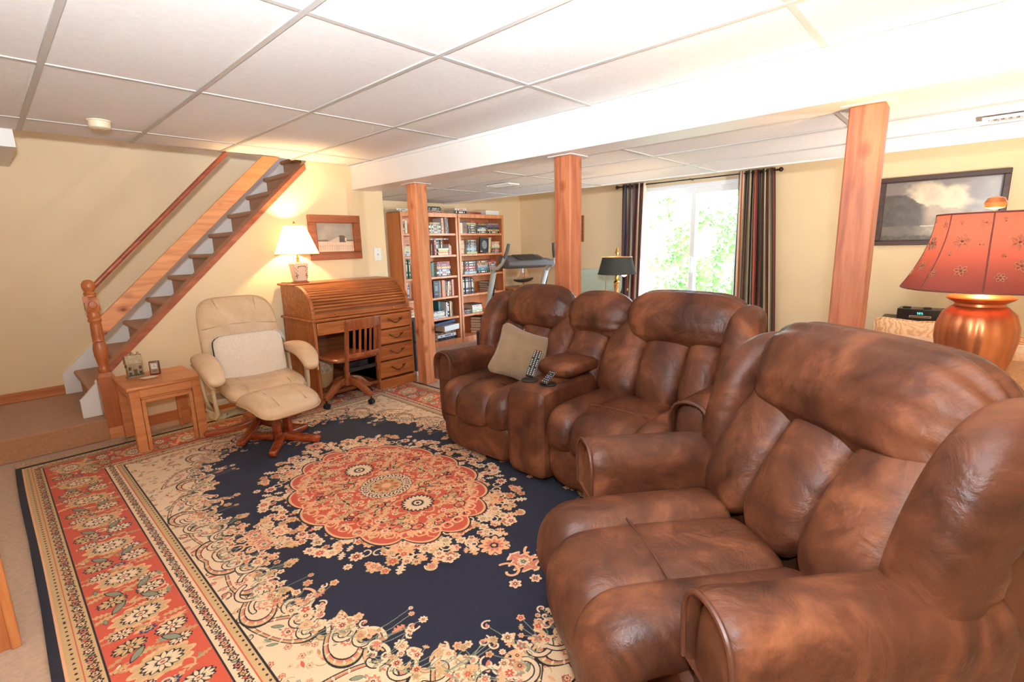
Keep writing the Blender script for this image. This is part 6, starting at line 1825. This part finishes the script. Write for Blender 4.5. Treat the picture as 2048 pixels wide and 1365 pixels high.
MB().lathe([(0.004, 0.69), (0.004, 0.715), (0.026, 0.722), (0.030, 0.738), (0.022, 0.754), (0.004, 0.76)], n=18).build('finial', M_cop, cl_)
M_eshade = bpy.data.materials.new('red_shade'); M_eshade.use_nodes = True
shade_mat(M_eshade, srgb(104, 56, 52), 0.2)
M_embr = mat('embroidery', srgb(160, 108, 78), 0.6, var=0.2, scale=60)
M_embd = mat('embroidery_dark', srgb(92, 40, 30), 0.6)
NPAN = 8
def shade_pt(a, t):
    """bell profile: t 0 bottom, 1 top; panels bow in slightly between the ribs"""
    r = 0.150 + 0.080 * (1 - t) ** 1.9
    g = (a / (2 * PI) * NPAN) % 1
    r *= 1 - 0.010 * math.sin(PI * g)
    z = 0.445 + 0.258 * t
    return Vector((r * math.cos(a), r * math.sin(a), z))
sh = MB().loft([[shade_pt(2 * PI * k / 96, j / 14) for k in range(96)] for j in range(15)], cap=False).build('lamp_shade', M_eshade, cl_, angle=180)
for k in range(NPAN):
    MB().tube([shade_pt(2 * PI * k / NPAN, j / 12) * 1.0 for j in range(13)], 0.0022, 6).build('shade_rib', M_embd, sh)
for t in (0.0, 1.0):
    MB().tube([shade_pt(2 * PI * k / 96, t) for k in range(97)], 0.003, 6).build('shade_rim', M_embd, sh)
def embroid(a, t, s, rot, kind):
    p = shade_pt(a, t); q1 = (shade_pt(a + 0.02, t) - p).normalized(); q2 = (shade_pt(a, min(1, t + 0.03)) - shade_pt(a, max(0, t - 0.03))).normalized()
    nrm = q1.cross(q2).normalized()
    m = MB()
    pet = 6 if kind == 0 else 3
    for k in range(pet):
        an = rot + (2 * PI * k / pet if kind == 0 else (k - 1) * 0.5)
        d = q1 * math.cos(an) + q2 * math.sin(an)
        w = nrm.cross(d)
        m.mi = 0
        loop = [p + nrm * 0.0016 + d * (s * (0.25 + 0.75 * u)) + w * (s * 0.26 * math.sin(PI * u) * sg) for sg, us in ((1, [0, .25, .5, .75, 1]), (-1, [.75, .5, .25, 0])) for u in us]
        m.tube(loop, s * 0.06, 5)
        m.mi = 1
        m.tube([p + nrm * 0.0012 + d * s * 0.25, p + nrm * 0.0014 + d * s * 0.8], s * 0.05, 4)
    m.mi = 1
    m.superq(p + nrm * 0.001, (s * 0.16,) * 3, (2, 2, 2), N=4)
    m.build('embroidered_flower', [M_embr, M_embd], sh)
rq = random.Random(5)
for k in range(NPAN):
    for (g, t, s, kd) in ((0.5, 0.66, 0.024, 0), (0.28, 0.42, 0.013, 1), (0.62, 0.30, 0.022, 0), (0.78, 0.55, 0.014, 1), (0.25, 0.86, 0.012, 1), (0.85, 0.84, 0.015, 0), (0.15, 0.18, 0.016, 0)):
        embroid(2 * PI * (k + g + rq.uniform(-0.08, 0.08)) / NPAN, t + rq.uniform(-0.05, 0.05), s * rq.uniform(0.85, 1.15), rq.uniform(0, 6), kd)
MB().lathe([(0.010, 0.47), (0.03, 0.52), (0.032, 0.55), (0.02, 0.58), (0.003, 0.59)], n=14).build('bulb', M_bulb, cl_)
light('copper_lamp_light', 'POINT', (2.41, -0.035, 0.72 + 0.63), 36, (1.0, 0.62, 0.30), 0.03)
for i, (pts, r, lab) in enumerate((
        ([(2.36, -0.12, 0.02), (2.25, -0.20, 0.008), (2.10, -0.24, 0.008), (1.98, -0.16, 0.008), (1.93, -0.26, 0.008)], 0.005, 'black cable snaking on the carpet under the end table'),
        ([(2.62, -0.30, 0.30), (2.50, -0.34, 0.02), (2.30, -0.30, 0.008), (2.15, -0.18, 0.008), (2.02, -0.20, 0.008), (1.96, -0.34, 0.008)], 0.006, 'thick black cable looping behind the recliner'),
        ([(2.75, -0.20, 0.5), (2.55, -0.20, 0.10), (2.30, -0.22, 0.02), (2.12, -0.10, 0.01), (1.98, -0.10, 0.01), (1.86, -0.22, 0.008)], 0.004, 'brown cord hanging down and lying on the carpet behind the recliner'),
        ([(2.44, -0.16, 0.008), (2.2, -0.13, 0.012), (2.02, -0.12, 0.012), (1.90, -0.15, 0.008)], 0.007, 'short black cord beside the leg of the dark end table'))):
    mtl = M_black if i != 2 else mat('brown_cord', srgb(90, 60, 36), 0.6)
    p = [Vector(q) for q in pts]
    sm = []
    for a in range(len(p) - 1):
        for u in (0, 0.25, 0.5, 0.75):
            p0, p1, p2, p3 = p[max(a - 1, 0)], p[a], p[a + 1], p[min(a + 2, len(p) - 1)]
            sm.append(0.5 * ((2 * p1) + (p2 - p0) * u + (2 * p0 - 5 * p1 + 4 * p2 - p3) * u * u + (3 * p1 - p0 - 3 * p2 + p3) * u ** 3))
    sm.append(p[-1])
    tag(MB().tube(sm, r, 8).build('power_cable', mtl), lab, 'cable')
ps = thing('power_strip', 'black power strip on the carpet behind the recliner', 'power strip', (2.06, -0.16, 0.0), 0.6)
B(-0.10, 0.10, -0.025, 0.025, 0, 0.035).build('housing', M_black, ps, bevel=0.006)
for k in range(4):
    B(-0.075 + 0.042 * k, -0.05 + 0.042 * k, -0.012, 0.012, 0.034, 0.037).build('socket', M_tgrey, ps)
